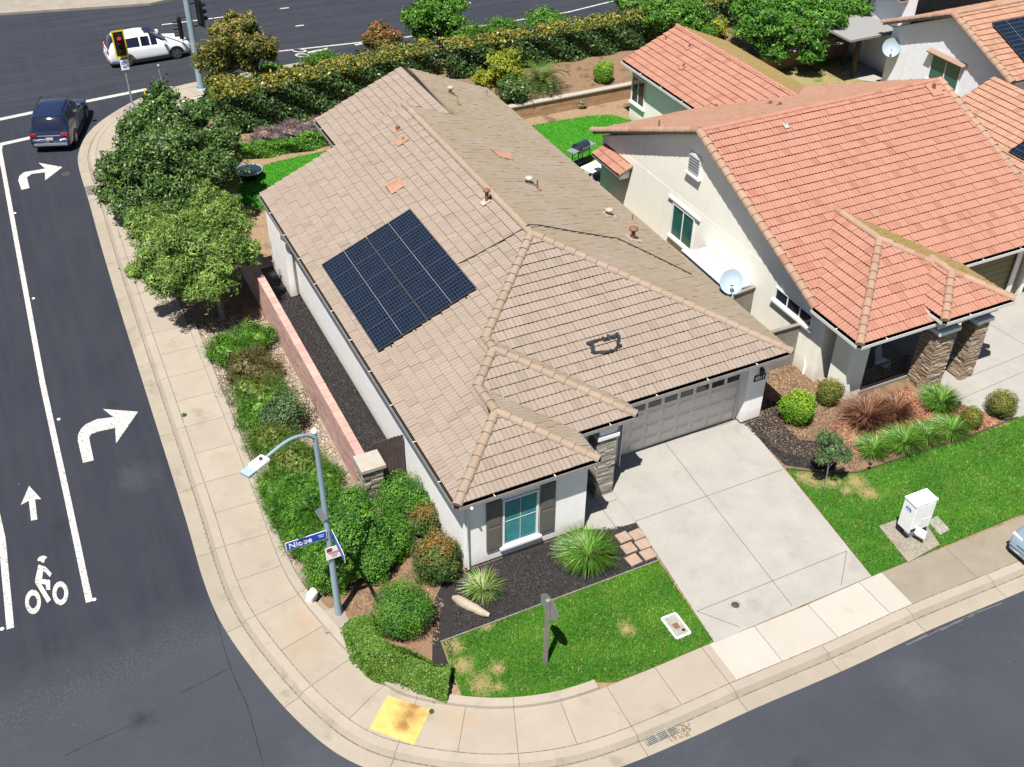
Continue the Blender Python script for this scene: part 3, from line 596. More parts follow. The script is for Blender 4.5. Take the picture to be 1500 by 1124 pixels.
chips('gravel_chips', [q for q in bed if q[1] > 2.2]+[(-1.8, 2.2), (-1.7, 4.3), (-1.7, 15.8), (-3.4, 16.2)], 16000, 'pale_chip', .004, .05, 'pale wood chips and gravel in the strip beside the pink wall')
chips('mulch_chips', [(11.7, 4.15), (15.1, 4.15), (15.1, 1.7), (16.5, 1.55), (16.2, -.3), (13.2, -1.5), (11.6, .5)], 9000, 'brown_chip', .004, .045, 'brown bark chips between the garage and the porch')
chips('mulch_chips', [at(*p)[:2] for p in ((1090, 622), (1115, 612), (1124, 585), (1142, 592), (1150, 625), (1172, 645), (1205, 648), (1228, 672), (1222, 690), (1185, 687), (1150, 682))], 5000, 'black_chip', .01, .04, 'black bark chips beside the driveway below the lime green shrub')
chips('mulch_chips', [at(*p)[:2] for p in ((497, 905), (540, 850), (580, 830), (610, 850), (650, 880), (640, 950), (560, 900), (520, 930))], 1500, 'brown_chip', .008, .04, 'brown bark chips round the ball-shaped bush')
chips('leaf_litter', [(-5.9, -1.5), (-6.6, 4), (-6.35, 9), (-6.2, 9), (-6.35, 4), (-5.7, -1.5)], 500, 'brown_chip', -.125, .03, 'thin line of leaf litter along the side street gutter')
chips('leaf_litter', [(2.3, -7.45), (3.0, -7.5), (3.2, -7.15), (2.5, -7.1)], 90, 'brown_chip', -.12, .04, 'brown leaves caught at the storm drain by the front lawn')
chips('leaf_litter', [(-2, 34.5), (-1, 36.5), (3, 37), (6, 37.6), (12, 38.0), (13, 36.5), (6, 35.4), (2, 35)], 2500, 'brown_chip', -.012, .08, 'scattered dry leaves on the verge behind the tall hedge')
# ================================================================ ROOFS
PT = 5/12.0
def roof_plane(mb, pts, U, m=0, ex=.36, tw=.30, under=True, seed=0, lift=.074):
    r = np.random.RandomState(seed+11); pts = [np.asarray(p, float) for p in pts]; U = np.asarray(U, float)
    nrm = None
    for i in range(len(pts)-2):
        c = np.cross(pts[i+1]-pts[0], pts[i+2]-pts[0])
        if np.linalg.norm(c) > 1e-6: nrm = c/np.linalg.norm(c); break
    if nrm[2] < 0: nrm = -nrm
    V = np.cross(nrm, U)
    if V[2] < 0: V = -V; 
    O = pts[int(np.argmin([p[2] for p in pts]))]
    uv = [(np.dot(p-O, U), np.dot(p-O, V)) for p in pts]; vmax = max(v for _, v in uv); n = len(uv)
    def rng(v):
        v = min(max(v, 1e-4), vmax-1e-4); xs = []
        for i in range(n):
            (a, b), (c, d) = uv[i], uv[(i+1) % n]
            if (b <= v) != (d <= v): xs.append(a+(c-a)*(v-b)/(d-b))
        return (min(xs), max(xs)) if xs else None
    flip = np.dot(np.cross(U, V), nrm) < 0
    SEG = 8; k = 0
    while k*ex < vmax-.03:
        v0, v1 = k*ex, min((k+1)*ex, vmax); A = rng(v0+1e-3); B = rng(v1-1e-3)
        if A and B:
            lo, hi = min(A[0], B[0]), max(A[1], B[1]); o = (k % 2)*tw*.5+r.uniform(-.02, .02); j0 = int(math.floor((lo-o)/tw)); j1 = int(math.ceil((hi-o)/tw))
            for j in range(j0, j1):
                u0, u1 = j*tw+o, (j+1)*tw+o-.004; jit = r.uniform(-.006, .008); t = r.rand(); vs = []
                up0 = min(max(u0, A[0]), A[1]); up1 = min(max(u1, A[0]), A[1]); q0 = min(max(u0, B[0]), B[1]); q1 = min(max(u1, B[0]), B[1])
                if up1-up0 < 1e-4 and q1-q0 < 1e-4: continue
                for s in range(SEG+1):
                    u = u0+(u1-u0)*s/SEG; h = .010*(1-math.cos(2*PI*(s/SEG)*2))+jit; a = min(max(u, A[0]), A[1]); b = min(max(u, B[0]), B[1])
                    pa = O+U*a+V*(v0-.012); pb = O+U*b+V*(v1+.01)
                    vs += [pa+nrm*(lift+h), pb+nrm*(.022+h), pa+nrm*(lift+h-.02)]
                fs = []
                for s in range(SEG):
                    b0 = s*3; f = (b0, b0+3, b0+4, b0+1); g = (b0+2, b0+5, b0+3, b0)
                    fs += [f if not flip else f[::-1], g if not flip else g[::-1]]
                mb.add(vs, fs, m, tint=t, smooth=False)
        k += 1
    if under:
        mb.add([p for p in pts]+[p-np.array([0, 0, .13]) for p in pts], [tuple(range(2*n-1, n-1, -1))]+[(i, (i+1) % n, n+(i+1) % n, n+i) for i in range(n)], 2); mb.add([q+nrm*.004 for q in pts], [tuple(range(n))], 5)
def caps(mb, p, q, m=1, r=.145, ln=.40, seed=0, lift=.06):
    """barrel ridge tiles laid from the low end p up to q"""
    p, q = np.asarray(p, float), np.asarray(q, float); d = q-p; T = np.linalg.norm(d); d /= T; rr = np.random.RandomState(seed+5)
    x = np.cross(d, (0, 0, 1.)); x /= np.linalg.norm(x); y = np.cross(x, d); n = max(1, int(round(T/ln))); st = T/n
    for i in range(n):
        a = p+d*(st*i-.03); b = p+d*(st*(i+1)+.04); vs = []; S = 8; j = rr.uniform(-.006, .006)
        for e, (c, rad, l) in enumerate(((a, r*1.08, lift+.018), (b, r*.9, lift-.012))):
            for s in range(S+1): t = PI*(s/S)*1.1-PI*.05; vs.append(c+x*math.cos(t)*rad*(-1)+y*(math.sin(t)*rad*.8+l-.03+j))
        fs = [(s, s+1, S+2+s, S+1+s) for s in range(S)]; fs = [f[::-1] for f in fs]
        mb.add(vs, fs, m, tint=rr.rand(), smooth=True); c0 = len(vs)
        mb.add(vs[:S+1]+[a], [(s, s+1, S+1) for s in range(S)], m, tint=rr.rand())
def gutter(mb, a, b, outn, z, m=0):
    """U channel along an eave from a to b, outn = outward normal"""
    a = np.array([a[0], a[1], z]); b = np.array([b[0], b[1], z]); o = np.array([outn[0], outn[1], 0.]); d = (b-a)/np.linalg.norm(b-a); c = (a+b)/2; hl = np.linalg.norm(b-a)/2; up = np.array([0, 0, 1.])
    mb.obox(c+o*.115-up*.05, d, o, up, hl, .008, .06, m); mb.obox(c+o*.05-up*.108, d, o, up, hl, .056, .005, m); mb.obox(c-o*.012-up*.07, d, o, up, hl, .012, .085, m); mb.obox(c+o*.05-up*.095, d, o, up, hl, .052, .004, m+1)
    n = int(hl*2/1.9)
    for k in range(n): q = a+d*(1.1+k*1.9); mb.obox(q+o*.07+up*.008, d, o, up, .011, .05, .006, m+2)
def window(name, parent, c, U, W, hh, nout, mull=1, glassm='glass_teal', framem='trim_white', sill=True, fw=.06, grid=0):
    """window on a wall: c centre on the wall face, U along the wall, W width, hh height"""
    c = np.asarray(c, float); U = np.asarray(U, float); o = np.asarray(nout, float); up = np.array([0, 0, 1.]); f = MB()
    for s in (-1, 1): f.obox(c+U*s*(W/2-fw/2)+o*.025, U, o, up, fw/2, .03, hh/2, 0); f.obox(c+up*s*(hh/2-fw/2)+o*.025, U, o, up, W/2-fw, .029, fw/2, 0)
    for k in range(mull): f.obox(c+U*(W*((k+1)/(mull+1)-.5))+o*.02, U, o, up, .022, .026, hh/2-fw, 0)
    for k in range(grid): f.obox(c+up*(hh*((k+1)/(grid+1)-.5))+o*.015, U, o, up, W/2-fw, .02, .012, 0)
    fo = f.build(name, framem, parent); MB().obox(c+o*.012, U, o, up, W/2-fw*.5, .008, hh/2-fw*.5, 0).build('pane', glassm, fo)
    if sill: MB().obox(c-up*(hh/2+.045)+o*.06, U, o, up, W/2+.10, .065, .045, 0).build('sill', framem, fo)
    return fo
E_X, E_Y = np.array([1., 0, 0]), np.array([0, 1., 0])
# ================================================================ HOUSE 1
EZ = 3.05
h1 = thing('corner_house', 'single-storey white stucco house with tan tile roof on the street corner', 'house')
Lx, Rx = -.29, 12.48
def zL(x, e=EZ): return e+PT*(x-Lx)
RX = (Lx+Rx)/2; RZ = zL(RX); RY = 1.63+(Rx-RX); YB = 19.6; WX = 3.91; WRX = (WX+Rx)/2; WZ = EZ+PT*(Rx-WRX); YE = 25.5
bx = (Lx+4.14)/2; by = -.27+(bx-Lx); bz = zL(bx); ex_ = (Lx+6.17)/2; ez_ = zL(ex_); ey = 1.02+(6.17-ex_); ey2 = 1.63+(ex_-Lx); by2 = 1.02+(bx-Lx)
rf = MB()
roof_plane(rf, [(Lx, -.27, EZ), (Lx, YB, EZ), (RX, YB, RZ), (RX, RY, RZ), (ex_, ey2, ez_), (ex_, ey, ez_), (bx, by2, bz), (bx, by, bz)], E_Y, 0, seed=1)
roof_plane(rf, [(Lx, -.27, EZ), (4.14, -.27, EZ), (bx, by, bz)], E_X, 0, seed=2)
roof_plane(rf, [(4.14, -.27, EZ), (4.14, 1.02, EZ), (bx, by2, bz), (bx, by, bz)], E_Y, 3, seed=3)
roof_plane(rf, [(4.14, 1.02, EZ), (6.17, 1.02, EZ), (ex_, ey, ez_), (bx, by2, bz)], E_X, 0, seed=4)
roof_plane(rf, [(6.17, 1.02, EZ), (6.17, 1.63, EZ), (ex_, ey2, ez_), (ex_, ey, ez_)], E_Y, 3, seed=5)
roof_plane(rf, [(6.17, 1.63, EZ), (Rx, 1.63, EZ), (RX, RY, RZ), (ex_, ey2, ez_)], E_X, 0, seed=6)
roof_plane(rf, [(Rx, 1.63, EZ), (Rx, YE, EZ), (WRX, YE, WZ), (WRX, YB, WZ), (RX, YB, RZ), (RX, RY, RZ)], E_Y, 3, seed=7)
roof_plane(rf, [(WX, YB-.6, EZ), (WX, YE, EZ), (WRX, YE, WZ), (WRX, YB-.6, WZ)], E_Y, 0, seed=8)
roof1 = rf.build('roof', ['tile_tan', 'tile_cap', 'soffit', 'tile_tan_moss', 'tile_tan', 'underlay'], h1)
cp = MB()
for i, (a, b) in enumerate([((Lx, -.27, EZ), (bx, by, bz)), ((4.14, -.27, EZ), (bx, by, bz)), ((bx, by2, bz), (ex_, ey, ez_)), ((6.17, 1.02, EZ), (ex_, ey, ez_)), ((ex_, ey2, ez_), (RX, RY, RZ)),
                            ((Rx, 1.63, EZ), (RX, RY, RZ)), ((bx, by, bz), (bx, by2, bz)), ((ex_, ey, ez_), (ex_, ey2, ez_)), ((RX, YB, RZ), (RX, RY, RZ))]): caps(cp, a, b, 0, seed=i)
cp.build('ridge_tiles', 'tile_cap', roof1)
bg_ = MB()                                                   # barge boards on the back gables
for a, b in (((Lx, YB), (RX, YB)), ((WRX, YB), (RX, YB)), ((WX, YE), (WRX, YE)), ((Rx, YE), (WRX, YE))):
    za = EZ+PT*(min(a[0]-Lx, Rx-a[0])) if a[1] == YB else EZ; zb = RZ if a[1] == YB else WZ; A = np.array([a[0], a[1]+.03, za]); B = np.array([b[0], b[1]+.03, zb]); d = (B-A)/np.linalg.norm(B-A); bg_ = MB(); bg_.obox((A+B)/2-np.array([0, 0, .13]), d, E_Y, np.cross(d, E_Y), np.linalg.norm(B-A)/2, .022, .09, 0); bg_.build('barge_board', 'fascia', roof1)
g = MB()
for a, b, o in (((Lx, -.27), (Lx, YB), (-1, 0)), ((Lx, -.27), (4.14, -.27), (0, -1)), ((4.14, -.27), (4.14, 1.02), (1, 0)), ((4.17, 1.02), (6.17, 1.02), (0, -1)), ((6.17, 1.02), (6.17, 1.63), (1, 0)), ((6.19, 1.63), (Rx, 1.63), (0, -1)), ((Rx, 1.63), (Rx, YE), (1, 0)), ((WX, YB), (WX, YE), (-1, 0))): g = MB(); gutter(g, a, b, o, EZ-.02); g.build('gutter', ['gutter_metal', 'gutter_dark', 'trim_white'], h1)
wl = MB(); T = .18; HT = 2.96
def wall(mb, a, b, z0=0., z1=HT, m=0):          # thin wall whose outer face runs from a to b (counter-clockwise seen from above)
    a = np.array([*a, 0.]); b = np.array([*b, 0.]); d = (b-a)/np.linalg.norm(b-a); n = np.array([-d[1], d[0], 0]); mb.obox((a+b)/2+n*T/2+np.array([0, 0, (z0+z1)/2]), d, n, np.array([0, 0, 1.]), np.linalg.norm(b-a)/2, T/2, (z1-z0)/2, m)
def wallrun(mb, pts, z0=0., z1=HT, closed=False):
    n = len(pts)
    for i in range(n-1):
        a, c = np.array(pts[i], float), np.array(pts[i+1], float); d = (c-a)/np.linalg.norm(c-a); pv = np.array(pts[i-1] if i else (pts[-2] if closed else a-d), float); e = a-pv; e /= np.linalg.norm(e)+1e-9
        left = e[0]*d[1]-e[1]*d[0] > .5
        wall(mb, a+d*(T if left else 0), c, z0, z1)
def walls1():
    O = [(0, YB-.45), (0, 0), (4.0, 0), (4.0, 3.0), (6.2, 3.0), (6.2, 2.08), (6.36, 2.08)]
    wallrun(wl, O, .12); wl.box((6.36, 2.42, 2.205), (11.3, 2.6, 2.955)); wallrun(wl, [(11.3, 2.08), (12.08, 2.08), (12.08, YE-.45), (4.35, YE-.45), (4.35, YB-.45), (.18, YB-.45)], .12)
    for s, x0, x1 in ((0, 6.2, 6.357), (1, 11.303, 11.48)): wl.box((x0, 2.263, .12), (x1, 2.60, 2.9))
    # gable triangle and footing
    wl.add([(Lx+.3, YB-.44, EZ), (Rx-.3, YB-.44, EZ), (RX, YB-.44, RZ-.15)], [(0, 1, 2)]); wl.add([(WX+.3, YE-.44, EZ), (Rx-.3, YE-.44, EZ), (WRX, YE-.44, WZ-.15)], [(0, 1, 2)])
walls1(); wl.build('wall', 'stucco_white', h1)
ft = MB()
for a, b in (((.03, -.02 + .05), (3.97, 2.9)), ((.03, .2), (3.97, YB-.5)), ((4.4, 3.05), (12.05, YE-.5)), ((11.33, 2.11), (12.05, 3.0))): ft.box((a[0], a[1], -.05), (b[0], b[1], .118))
ft.build('footing', 'pad', h1)
bo = MB(); bo.box((-.34, 16.4, -.02), (-.002, 18.9, 2.88)); bo.build('wall_bay', 'stucco_white', h1)
dl = MB(); dl.tube([(-.44, 16.2, 2.98), (-.44, 16.2, 2.80), (-.25, 16.19, 2.62), (-.06, 16.33, 2.5), (-.06, 16.33, .1)], .045, 0, 8); dl.build('downspout', 'gutter_metal', h1)
dl = MB(); dl.tube([(.08, -.42, 2.92), (.10, -.2, 2.72), (.10, -.045, 2.6), (.10, -.045, .1)], .04, 0, 8); dl.build('downspout', 'stucco_white', h1)
# garage door
gd = MB(); x0, x1, yy = 6.36, 11.3, 2.46
for r in range(4):
    z0 = .02+r*.545; gd.box((x0, yy, z0), (x1, yy+.05, z0+.537))
    for c in range(8):
        xa = x0+(x1-x0)*(c+.10)/8; xb = x0+(x1-x0)*(c+.90)/8
        if r < 3: gd.box((xa, yy-.012, z0+.09), (xb, yy-.001, z0+.45)); gd.box((xa+.05, yy-.02, z0+.14), (xb-.05, yy-.013, z0+.40))
do = gd.build('garage_door', 'garage_panel', h1)
wn = MB()
for c in range(8): xa = x0+(x1-x0)*(c+.11)/8; xb = x0+(x1-x0)*(c+.89)/8; wn.box((xa, yy-.016, .02+3*.545+.08), (xb, yy-.004, .02+3*.545+.30))
wn.build('window_strip', 'glass_dark', do)
tr = MB(); tr.box((11.22, 2.40, 0.02), (11.30, 2.455, 2.2)); tr.box((6.363, 2.405, 2.14), (11.215, 2.455, 2.2)); tr.build('door_frame', 'garage_trim', h1)
# front window and shutters
wo = window('window', h1, (1.79, 0, 1.46), E_X, 1.16, 1.86, (0, -1, 0), 0, 'glass_teal'); mu = MB(); mu.box((1.782, -.03, .60), (1.798, -.0205, 2.32)); mu.box((1.29, -.03, 1.50), (2.29, -.0207, 1.514)); mu.build('glazing_bar', 'fascia', wo)
for xc in (.94, 2.68):
    s = MB(); s.box((xc-.24, -.055, .52), (xc+.24, -.002, 2.48))
    for k in range(2): s.box((xc-.18, -.068, .60+k*.94), (xc+.18, -.056, 1.44+k*.94))
    s.build('shutter', 'shutter', h1)
# entry column, dark front door
def stone_block(mb, x0, y0, x1, y1, z0, z1, seed, ch=.085, depth=.045):
    r = np.random.RandomState(seed); mb.box((x0+.03, y0+.03, z0), (x1-.03, y1-.03, z1), 1); z = z0
    while z < z1-.02:
        h = min(ch*r.uniform(.6, 1.45), z1-z)
        for ax, lo, hi, fixed, sgn in ((0, x0, x1, y0, -1), (0, x0, x1, y1, 1), (1, y0, y1, x0, -1), (1, y0, y1, x1, 1)):
            u = lo
            while u < hi-.01:
                l = min(r.uniform(.12, .42), hi-u); 
                if hi-(u+l) < .08: l = hi-u
                d = r.uniform(.0, depth); a, b = u+.006, u+l-.006; zz0, zz1 = z+.006, z+h-.004; til = r.uniform(-.008, .008)
                f0, f1 = (fixed+.04*-sgn, fixed+sgn*d)
                if ax == 0: mb.box((a, f0, zz0+til*0), (b, f1, zz1), 0, tint=r.rand())
                else: mb.box((f0, a, zz0), (f1, b, zz1), 0, tint=r.rand())
                u += l
        z += h
c = MB(); stone_block(c, 4.99, 1.06, 5.60, 1.67, 0, 2.42, 3); co = c.build('column', ['stone_grey', 'grout'], h1); MB().box((4.92, .99, 2.42), (5.67, 1.74, 2.56)).box((4.99, 1.06, 2.56), (5.6, 1.67, 2.95)).build('column_cap', 'trim_white', co)
MB().box((4.55, 2.94, .12), (5.55, 2.995, 2.2)).build('front_door', 'wood_gate', h1)
# house number and lamp
np_ = MB().box((11.54, 2.05, 1.80), (12.0, 2.078, 2.05)).build('house_number', 'iron', h1); [text_mesh('number_digit', ch_, .22, 'sign_white', np_, frame4((11.62+.10*k_, 2.045, 1.925), (1, 0, 0), (0, 0, 1))) for k_, ch_ in enumerate('4011')]
lm = MB(); lm.lathe((11.75, 1.98, 2.2), [(.02, -.12), (.07, -.1), (.08, .08), (.10, .1), (.02, .18)], 0, 8); lm.box((11.73, 1.98, 2.34), (11.77, 2.078, 2.38)); lm.build('wall_lamp', 'black_metal', h1)
# roof vents, flashings, conduit
PL = ((Lx, 0, EZ+.05), (-PT, 0, 1)); PR = ((Rx, 0, EZ+.05), (PT, 0, 1)); PF = ((0, 1.63, EZ+.05), (0, -PT, 1))
def pvent(px, py, pl, h=.35, r=.055, cap=True, m='vent_tan', flash='terracotta', parent=roof1, fl=.2):
    p = onplane(px, py, *pl); b = MB(); b.tube([p-np.array([0, 0, .05]), p+np.array([0, 0, h])], r, 0, 10)
    if cap: b.lathe(p+np.array([0, 0, h-.02]), [(r*1.1, 0), (r*2.2, .02), (r*2.2, .07), (r*1.2, .11), (0, .12)], 0, 12)
    if fl:
        n = np.array(pl[1], float); n /= np.linalg.norm(n); up = np.array([n[0], n[1], 0]); up = -(up-n*np.dot(up, n)); up /= np.linalg.norm(up); sd = np.cross(n, up)
        b.obox(p+n*.04-up*.05, sd, up, n, fl*.7, fl*.85, .022, 1)
    return b.build('vent_pipe', [m, flash], parent)
def tvent(px, py, pl, sz=.32, m='terracotta', parent=roof1):
    p = onplane(px, py, *pl); n = np.array(pl[1], float); n /= np.linalg.norm(n); up = np.array([n[0], n[1], 0]); up = -(up-n*np.dot(up, n)); up /= np.linalg.norm(up); sd = np.cross(n, up); b = MB(); S = 10; vs = []
    for e, rr in ((-1, .16), (1, .02)):
        for s in range(S+1): u = (s/S-.5)*2; vs.append(p+sd*u*sz+up*e*sz*.9+n*(.03+rr*math.cos(u*PI/2)**.7 if abs(u) < 1 else .03))
    b.add(vs, [(s, S+1+s, S+2+s, s+1) for s in range(S)], 0, smooth=True); b.add(vs[:S+1], [tuple(range(S+1))], 1); b.obox(p+n*.05, sd, up, n, sz*1.15, sz*.95, .008, 0)
    return b.build('roof_vent', [m, 'dark'], parent)
pvent(583, 191, PL, .18, .09, False, 'rust'); pvent(590, 207, PL, .22, .05, False, 'vent_tan', fl=.3); tvent(579, 274, PL); tvent(735, 228, PR, .34, 'terracotta')
pvent(713, 296, PL, .42, .06, True, 'rust', 'cap_stone'); pvent(660, 138, PR, .28, .07, True, 'cap_stone', 'tile_tan_moss'); pvent(670, 153, PR, .45, .03, False, 'vent_tan', 'tile_tan_moss', fl=.12); pvent(713, 142, PR, .35, .025, False, 'galv', fl=0)
pvent(775, 269, PR, .2, .08, True, 'cap_stone', 'tile_tan_moss'); pvent(787, 278, PR, .4, .03, False, 'rust', fl=.12); pvent(892, 316, PR, .22, .075, True, 'cap_stone', 'vent_tan', fl=.3); pvent(926, 323, PR, .25, .02, False, 'rust', fl=0); pvent(927, 351, PR, .42, .08, True, 'rust', 'vent_tan', fl=.35)
cd = MB(); path = [onplane(*q, *PL)+np.array([0, 0, .05]) for q in ((672, 388), (700, 374), (740, 352), (766, 337))]+[np.array([RX, RY+.25, RZ+.22])]+[onplane(*q, *PR)+np.array([0, 0, .06]) for q in ((790, 332), (840, 341), (895, 350), (904, 351), (940, 368), (985, 390), (1013, 404))]; cd.tube(path, .018, 0, 6); cd.build('conduit', 'gutter_dark', roof1)
tp_ = MB(); pts = zz([(420, 790), (445, 800), (452, 838), (520, 832), (560, 822), (595, 800), (578, 798), (580, 750), (540, 758), (495, 768)], 740, 280, 3.512); nrm_ = np.array(PF[1])/np.linalg.norm(PF[1]); q3 = [onplane(x, y, *PF)+nrm_*.062 for x, y in pts]
for i in range(len(q3)):
    a, b = q3[i], q3[(i+1) % len(q3)]; K = 6
    for k in range(K):
        s, e = a+(b-a)*k/K+rs.normal(0, .02, 3)*[1, 1, 0], a+(b-a)*(k+1.15)/K+rs.normal(0, .02, 3)*[1, 1, 0]; d = (e-s)/np.linalg.norm(e-s); wv = rs.uniform(.025, .055) if i not in (7, 8) else rs.uniform(.05, .12); tp_.obox((s+e)/2+nrm_*rs.uniform(-.004, .004), d, np.cross(nrm_, d), nrm_, np.linalg.norm(e-s)/2, wv, .03, 0)
tp_.build('tar_patch', 'tar', roof1)
# solar array lying on the roof
def solar(name, label, O, U, V, nrm, wu, wv, cu, cv, cells, group=None):
    """array of cu x cv panels; O corner, U/V unit axes in the roof plane"""
    O = np.asarray(O, float); t = thing(name, label, 'solar panels', tuple(O), 0, group)
    for i in range(cu):
        for j in range(cv):
            c = U*((i+.5)*wu/cu)+V*((j+.5)*wv/cv); hu, hv = wu/cu/2-.012, wv/cv/2-.008; b = MB(); b.obox(c, U, V, nrm, hu, hv, .02, 0)
            q = [c+U*a*(hu-.016)+V*e*(hv-.016)+nrm*.0215 for a, e in ((-1, -1), (1, -1), (1, 1), (-1, 1))]
            f = (0, 1, 2, 3); uvs = [(0, 0), (cells[0], 0), (cells[0], cells[1]), (0, cells[1])]
            if np.dot(np.cross(U, V), nrm) < 0: f = f[::-1]; uvs = uvs[::-1]
            b.add(q, [f], 1, uv=[uvs]); b.obox(c+nrm*.0225, U, V, nrm, .007, hv-.012, .0012, 2); b.build('panel', ['solar_frame', 'solar_cells', 'aluminium_dull'], t)
    for k in (.12, .37, .63, .88): c = U*(wu*k)+V*(wv*.5)-nrm*.075; MB().obox(c, V, U, nrm, wv/2+.06, .02, .05, 0).build('mounting_rail', 'black_metal', t)
    return t
ca, sa = 1/math.hypot(1, PT), PT/math.hypot(1, PT); nl = np.array([-sa, 0, ca]); ul = np.array([ca, 0, sa])
solar('solar_array', 'large dark blue solar array of ten panels on the tan roof', np.array([.16, 6.98, zL(.16)])+nl*.16, ul, E_Y, nl, 3.80, 5.82, 2, 5, (18, 6))

# ================================================================ HOUSE 2 (next door, red tiles)
h2 = thing('neighbour_house', 'cream stucco house with orange-red tile roof right of the corner house', 'house')
ax0, ax1, ay0, ay1 = 14.86, 26.9, 3.38, 19.15; AY = (ay0+ay1)/2; AZ = EZ+PT*(AY-ay0)
wx0, wx1, wy = 14.80, 21.55, .96; WX2 = (wx0+wx1)/2; WZ2 = EZ+PT*(WX2-wx0); WY2 = wy+(WX2-wx0); WYB = ay0+(WX2-wx0)
px0, px1, py0, pz = 18.08, 21.20, .58, 3.30; PX = (px0+px1)/2; PZ = pz+PT*(PX-px0); PY = py0+(PX-px0); pyv = wy+(pz-EZ)/PT; pyr = wy+(PZ-EZ)/PT
bx0, bx1, byE = 20.4, 26.7, 25.9; BX = (bx0+bx1)/2; BZ = EZ+PT*(BX-bx0); BYF = ay1-(BZ-EZ)/PT
r2 = MB()
roof_plane(r2, [(wx1, ay0, EZ), (ax1, ay0, EZ), (ax1, AY, AZ), (ax0, AY, AZ), (ax0, ay0, EZ)], E_X, 0, seed=21)
roof_plane(r2, [(ax0, ay1, EZ), (ax1, ay1, EZ), (ax1, AY, AZ), (ax0, AY, AZ)], E_X, 3, seed=22)
roof_plane(r2, [(wx0, wy, EZ), (wx0, ay0, EZ), (WX2, WYB, WZ2), (WX2, WY2, WZ2)], E_Y, 0, seed=23, lift=.08)
roof_plane(r2, [(wx0, wy, EZ), (wx1, wy, EZ), (WX2, WY2, WZ2)], E_X, 0, seed=24)
roof_plane(r2, [(wx1, wy, EZ), (wx1, ay0, EZ), (WX2, WYB, WZ2), (WX2, WY2, WZ2)], E_Y, 4, seed=25)
roof_plane(r2, [(px0, py0, pz), (px1, py0, pz), (PX, PY, PZ)], E_X, 0, seed=26)
roof_plane(r2, [(px0, py0, pz), (px0, pyv, pz), (PX, pyr, PZ), (PX, PY, PZ)], E_Y, 0, seed=27)
roof_plane(r2, [(px1, py0, pz), (px1, pyv, pz), (PX, pyr, PZ), (PX, PY, PZ)], E_Y, 4, seed=28)
roof_plane(r2, [(bx0, BYF-4, EZ), (bx0, byE, EZ), (BX, byE, BZ), (BX, BYF-.2, BZ)], E_Y, 0, seed=29) if False else roof_plane(r2, [(bx0, ay1-.1, EZ), (bx0, byE, EZ), (BX, byE, BZ), (BX, BYF, BZ)], E_Y, 0, seed=29)
roof_plane(r2, [(bx1, ay1-.1, EZ), (bx1, byE, EZ), (BX, byE, BZ), (BX, BYF, BZ)], E_Y, 4, seed=30)
roof2 = r2.build('roof', ['tile_red', 'cap_red', 'soffit', 'tile_red_moss', 'tile_moss_olive', 'underlay'], h2)
c2 = MB()
for i, (a, b) in enumerate([((wx0, wy, EZ), (WX2, WY2, WZ2)), ((wx1, wy, EZ), (WX2, WY2, WZ2)), ((WX2, WYB, WZ2), (WX2, WY2, WZ2)), ((px0, py0, pz), (PX, PY, PZ)), ((px1, py0, pz), (PX, PY, PZ)), ((PX, pyr, PZ), (PX, PY, PZ))]): caps(c2, a, b, 0, seed=40+i)
c2.build('ridge_tiles', 'cap_red', roof2)
c3 = MB()
for i, (a, b) in enumerate([((ax0+.02, ay0, EZ), (ax0+.02, AY, AZ)), ((ax0+.02, ay1, EZ), (ax0+.02, AY, AZ)), ((ax1-.02, ay0, EZ), (ax1-.02, AY, AZ))]): caps(c3, a, b, 0, r=.17, ln=.385, seed=50+i); c3.build('rake_tiles', ['cap_red', 'tile_red'], roof2); c3 = MB()
for i, (a, b) in enumerate([((ax1, AY, AZ), (ax0, AY, AZ)), ((BX, byE, BZ), (BX, BYF, BZ))]): caps(c3, a, b, 1, r=.11, seed=55+i, lift=.04); c3.build('ridge_tiles', ['cap_red', 'tile_red'], roof2); c3 = MB()
g = MB()
for a, b, o in (((wx0, wy), (wx0, ay0), (-1, 0)), ((wx0, wy), (px0+.4, wy), (0, -1)), ((wx1, ay0), (ax1, ay0), (0, -1)), ((bx0, ay1), (bx0, byE), (-1, 0))): g = MB(); gutter(g, a, b, o, EZ-.02); g.build('gutter', ['fascia', 'gutter_dark', 'trim_white'], h2)
for a, b, o in (((px0, py0), (px1, py0), (0, -1)), ((px0, py0), (px0, pyv+.2), (-1, 0)), ((px1, py0), (px1, pyv+.3), (1, 0))): g = MB(); gutter(g, a, b, o, pz-.02); g.build('gutter', ['fascia', 'gutter_dark', 'trim_white'], h2)
wl = MB()
wallrun(wl, [(15.14, ay1-.45), (15.14, 2.95), (15.9, 2.95), (15.9, 4.2), (21.2, 4.2), (21.2, 3.95)]); wallrun(wl, [(26.4, 3.95), (26.4, ay1-.45), (15.38, ay1-.45)]); wallrun(wl, [(26.25, ay1-.2), (26.25, byE-.45), (20.75, byE-.45), (20.75, ay1-.44)])
wall(wl, (21.2, 3.95), (26.4, 3.95), 2.3)
for x in (15.145,): wl.add([(x, ay0+.3, 2.9), (x, ay1-.3, 2.9), (x, AY, AZ-.15), (x+.15, ay0+.3, 2.9), (x+.15, ay1-.3, 2.9), (x+.15, AY, AZ-.15)], [(0, 2, 1), (3, 4, 5)])
wl.add([(20.8, byE-.46, 2.9), (26.2, byE-.46, 2.9), (BX, byE-.46, BZ-.15)], [(0, 1, 2)]); wl.add([(26.39, ay0+.3, 2.9), (26.39, ay1-.3, 2.9), (26.39, AY, AZ-.15)], [(0, 1, 2)])
wl.build('wall', 'stucco_cream', h2)
MB().box((15.25, 1.62, 0), (16.08, 2.45, 2.95)).build('porch_post', 'stucco_cream', h2)
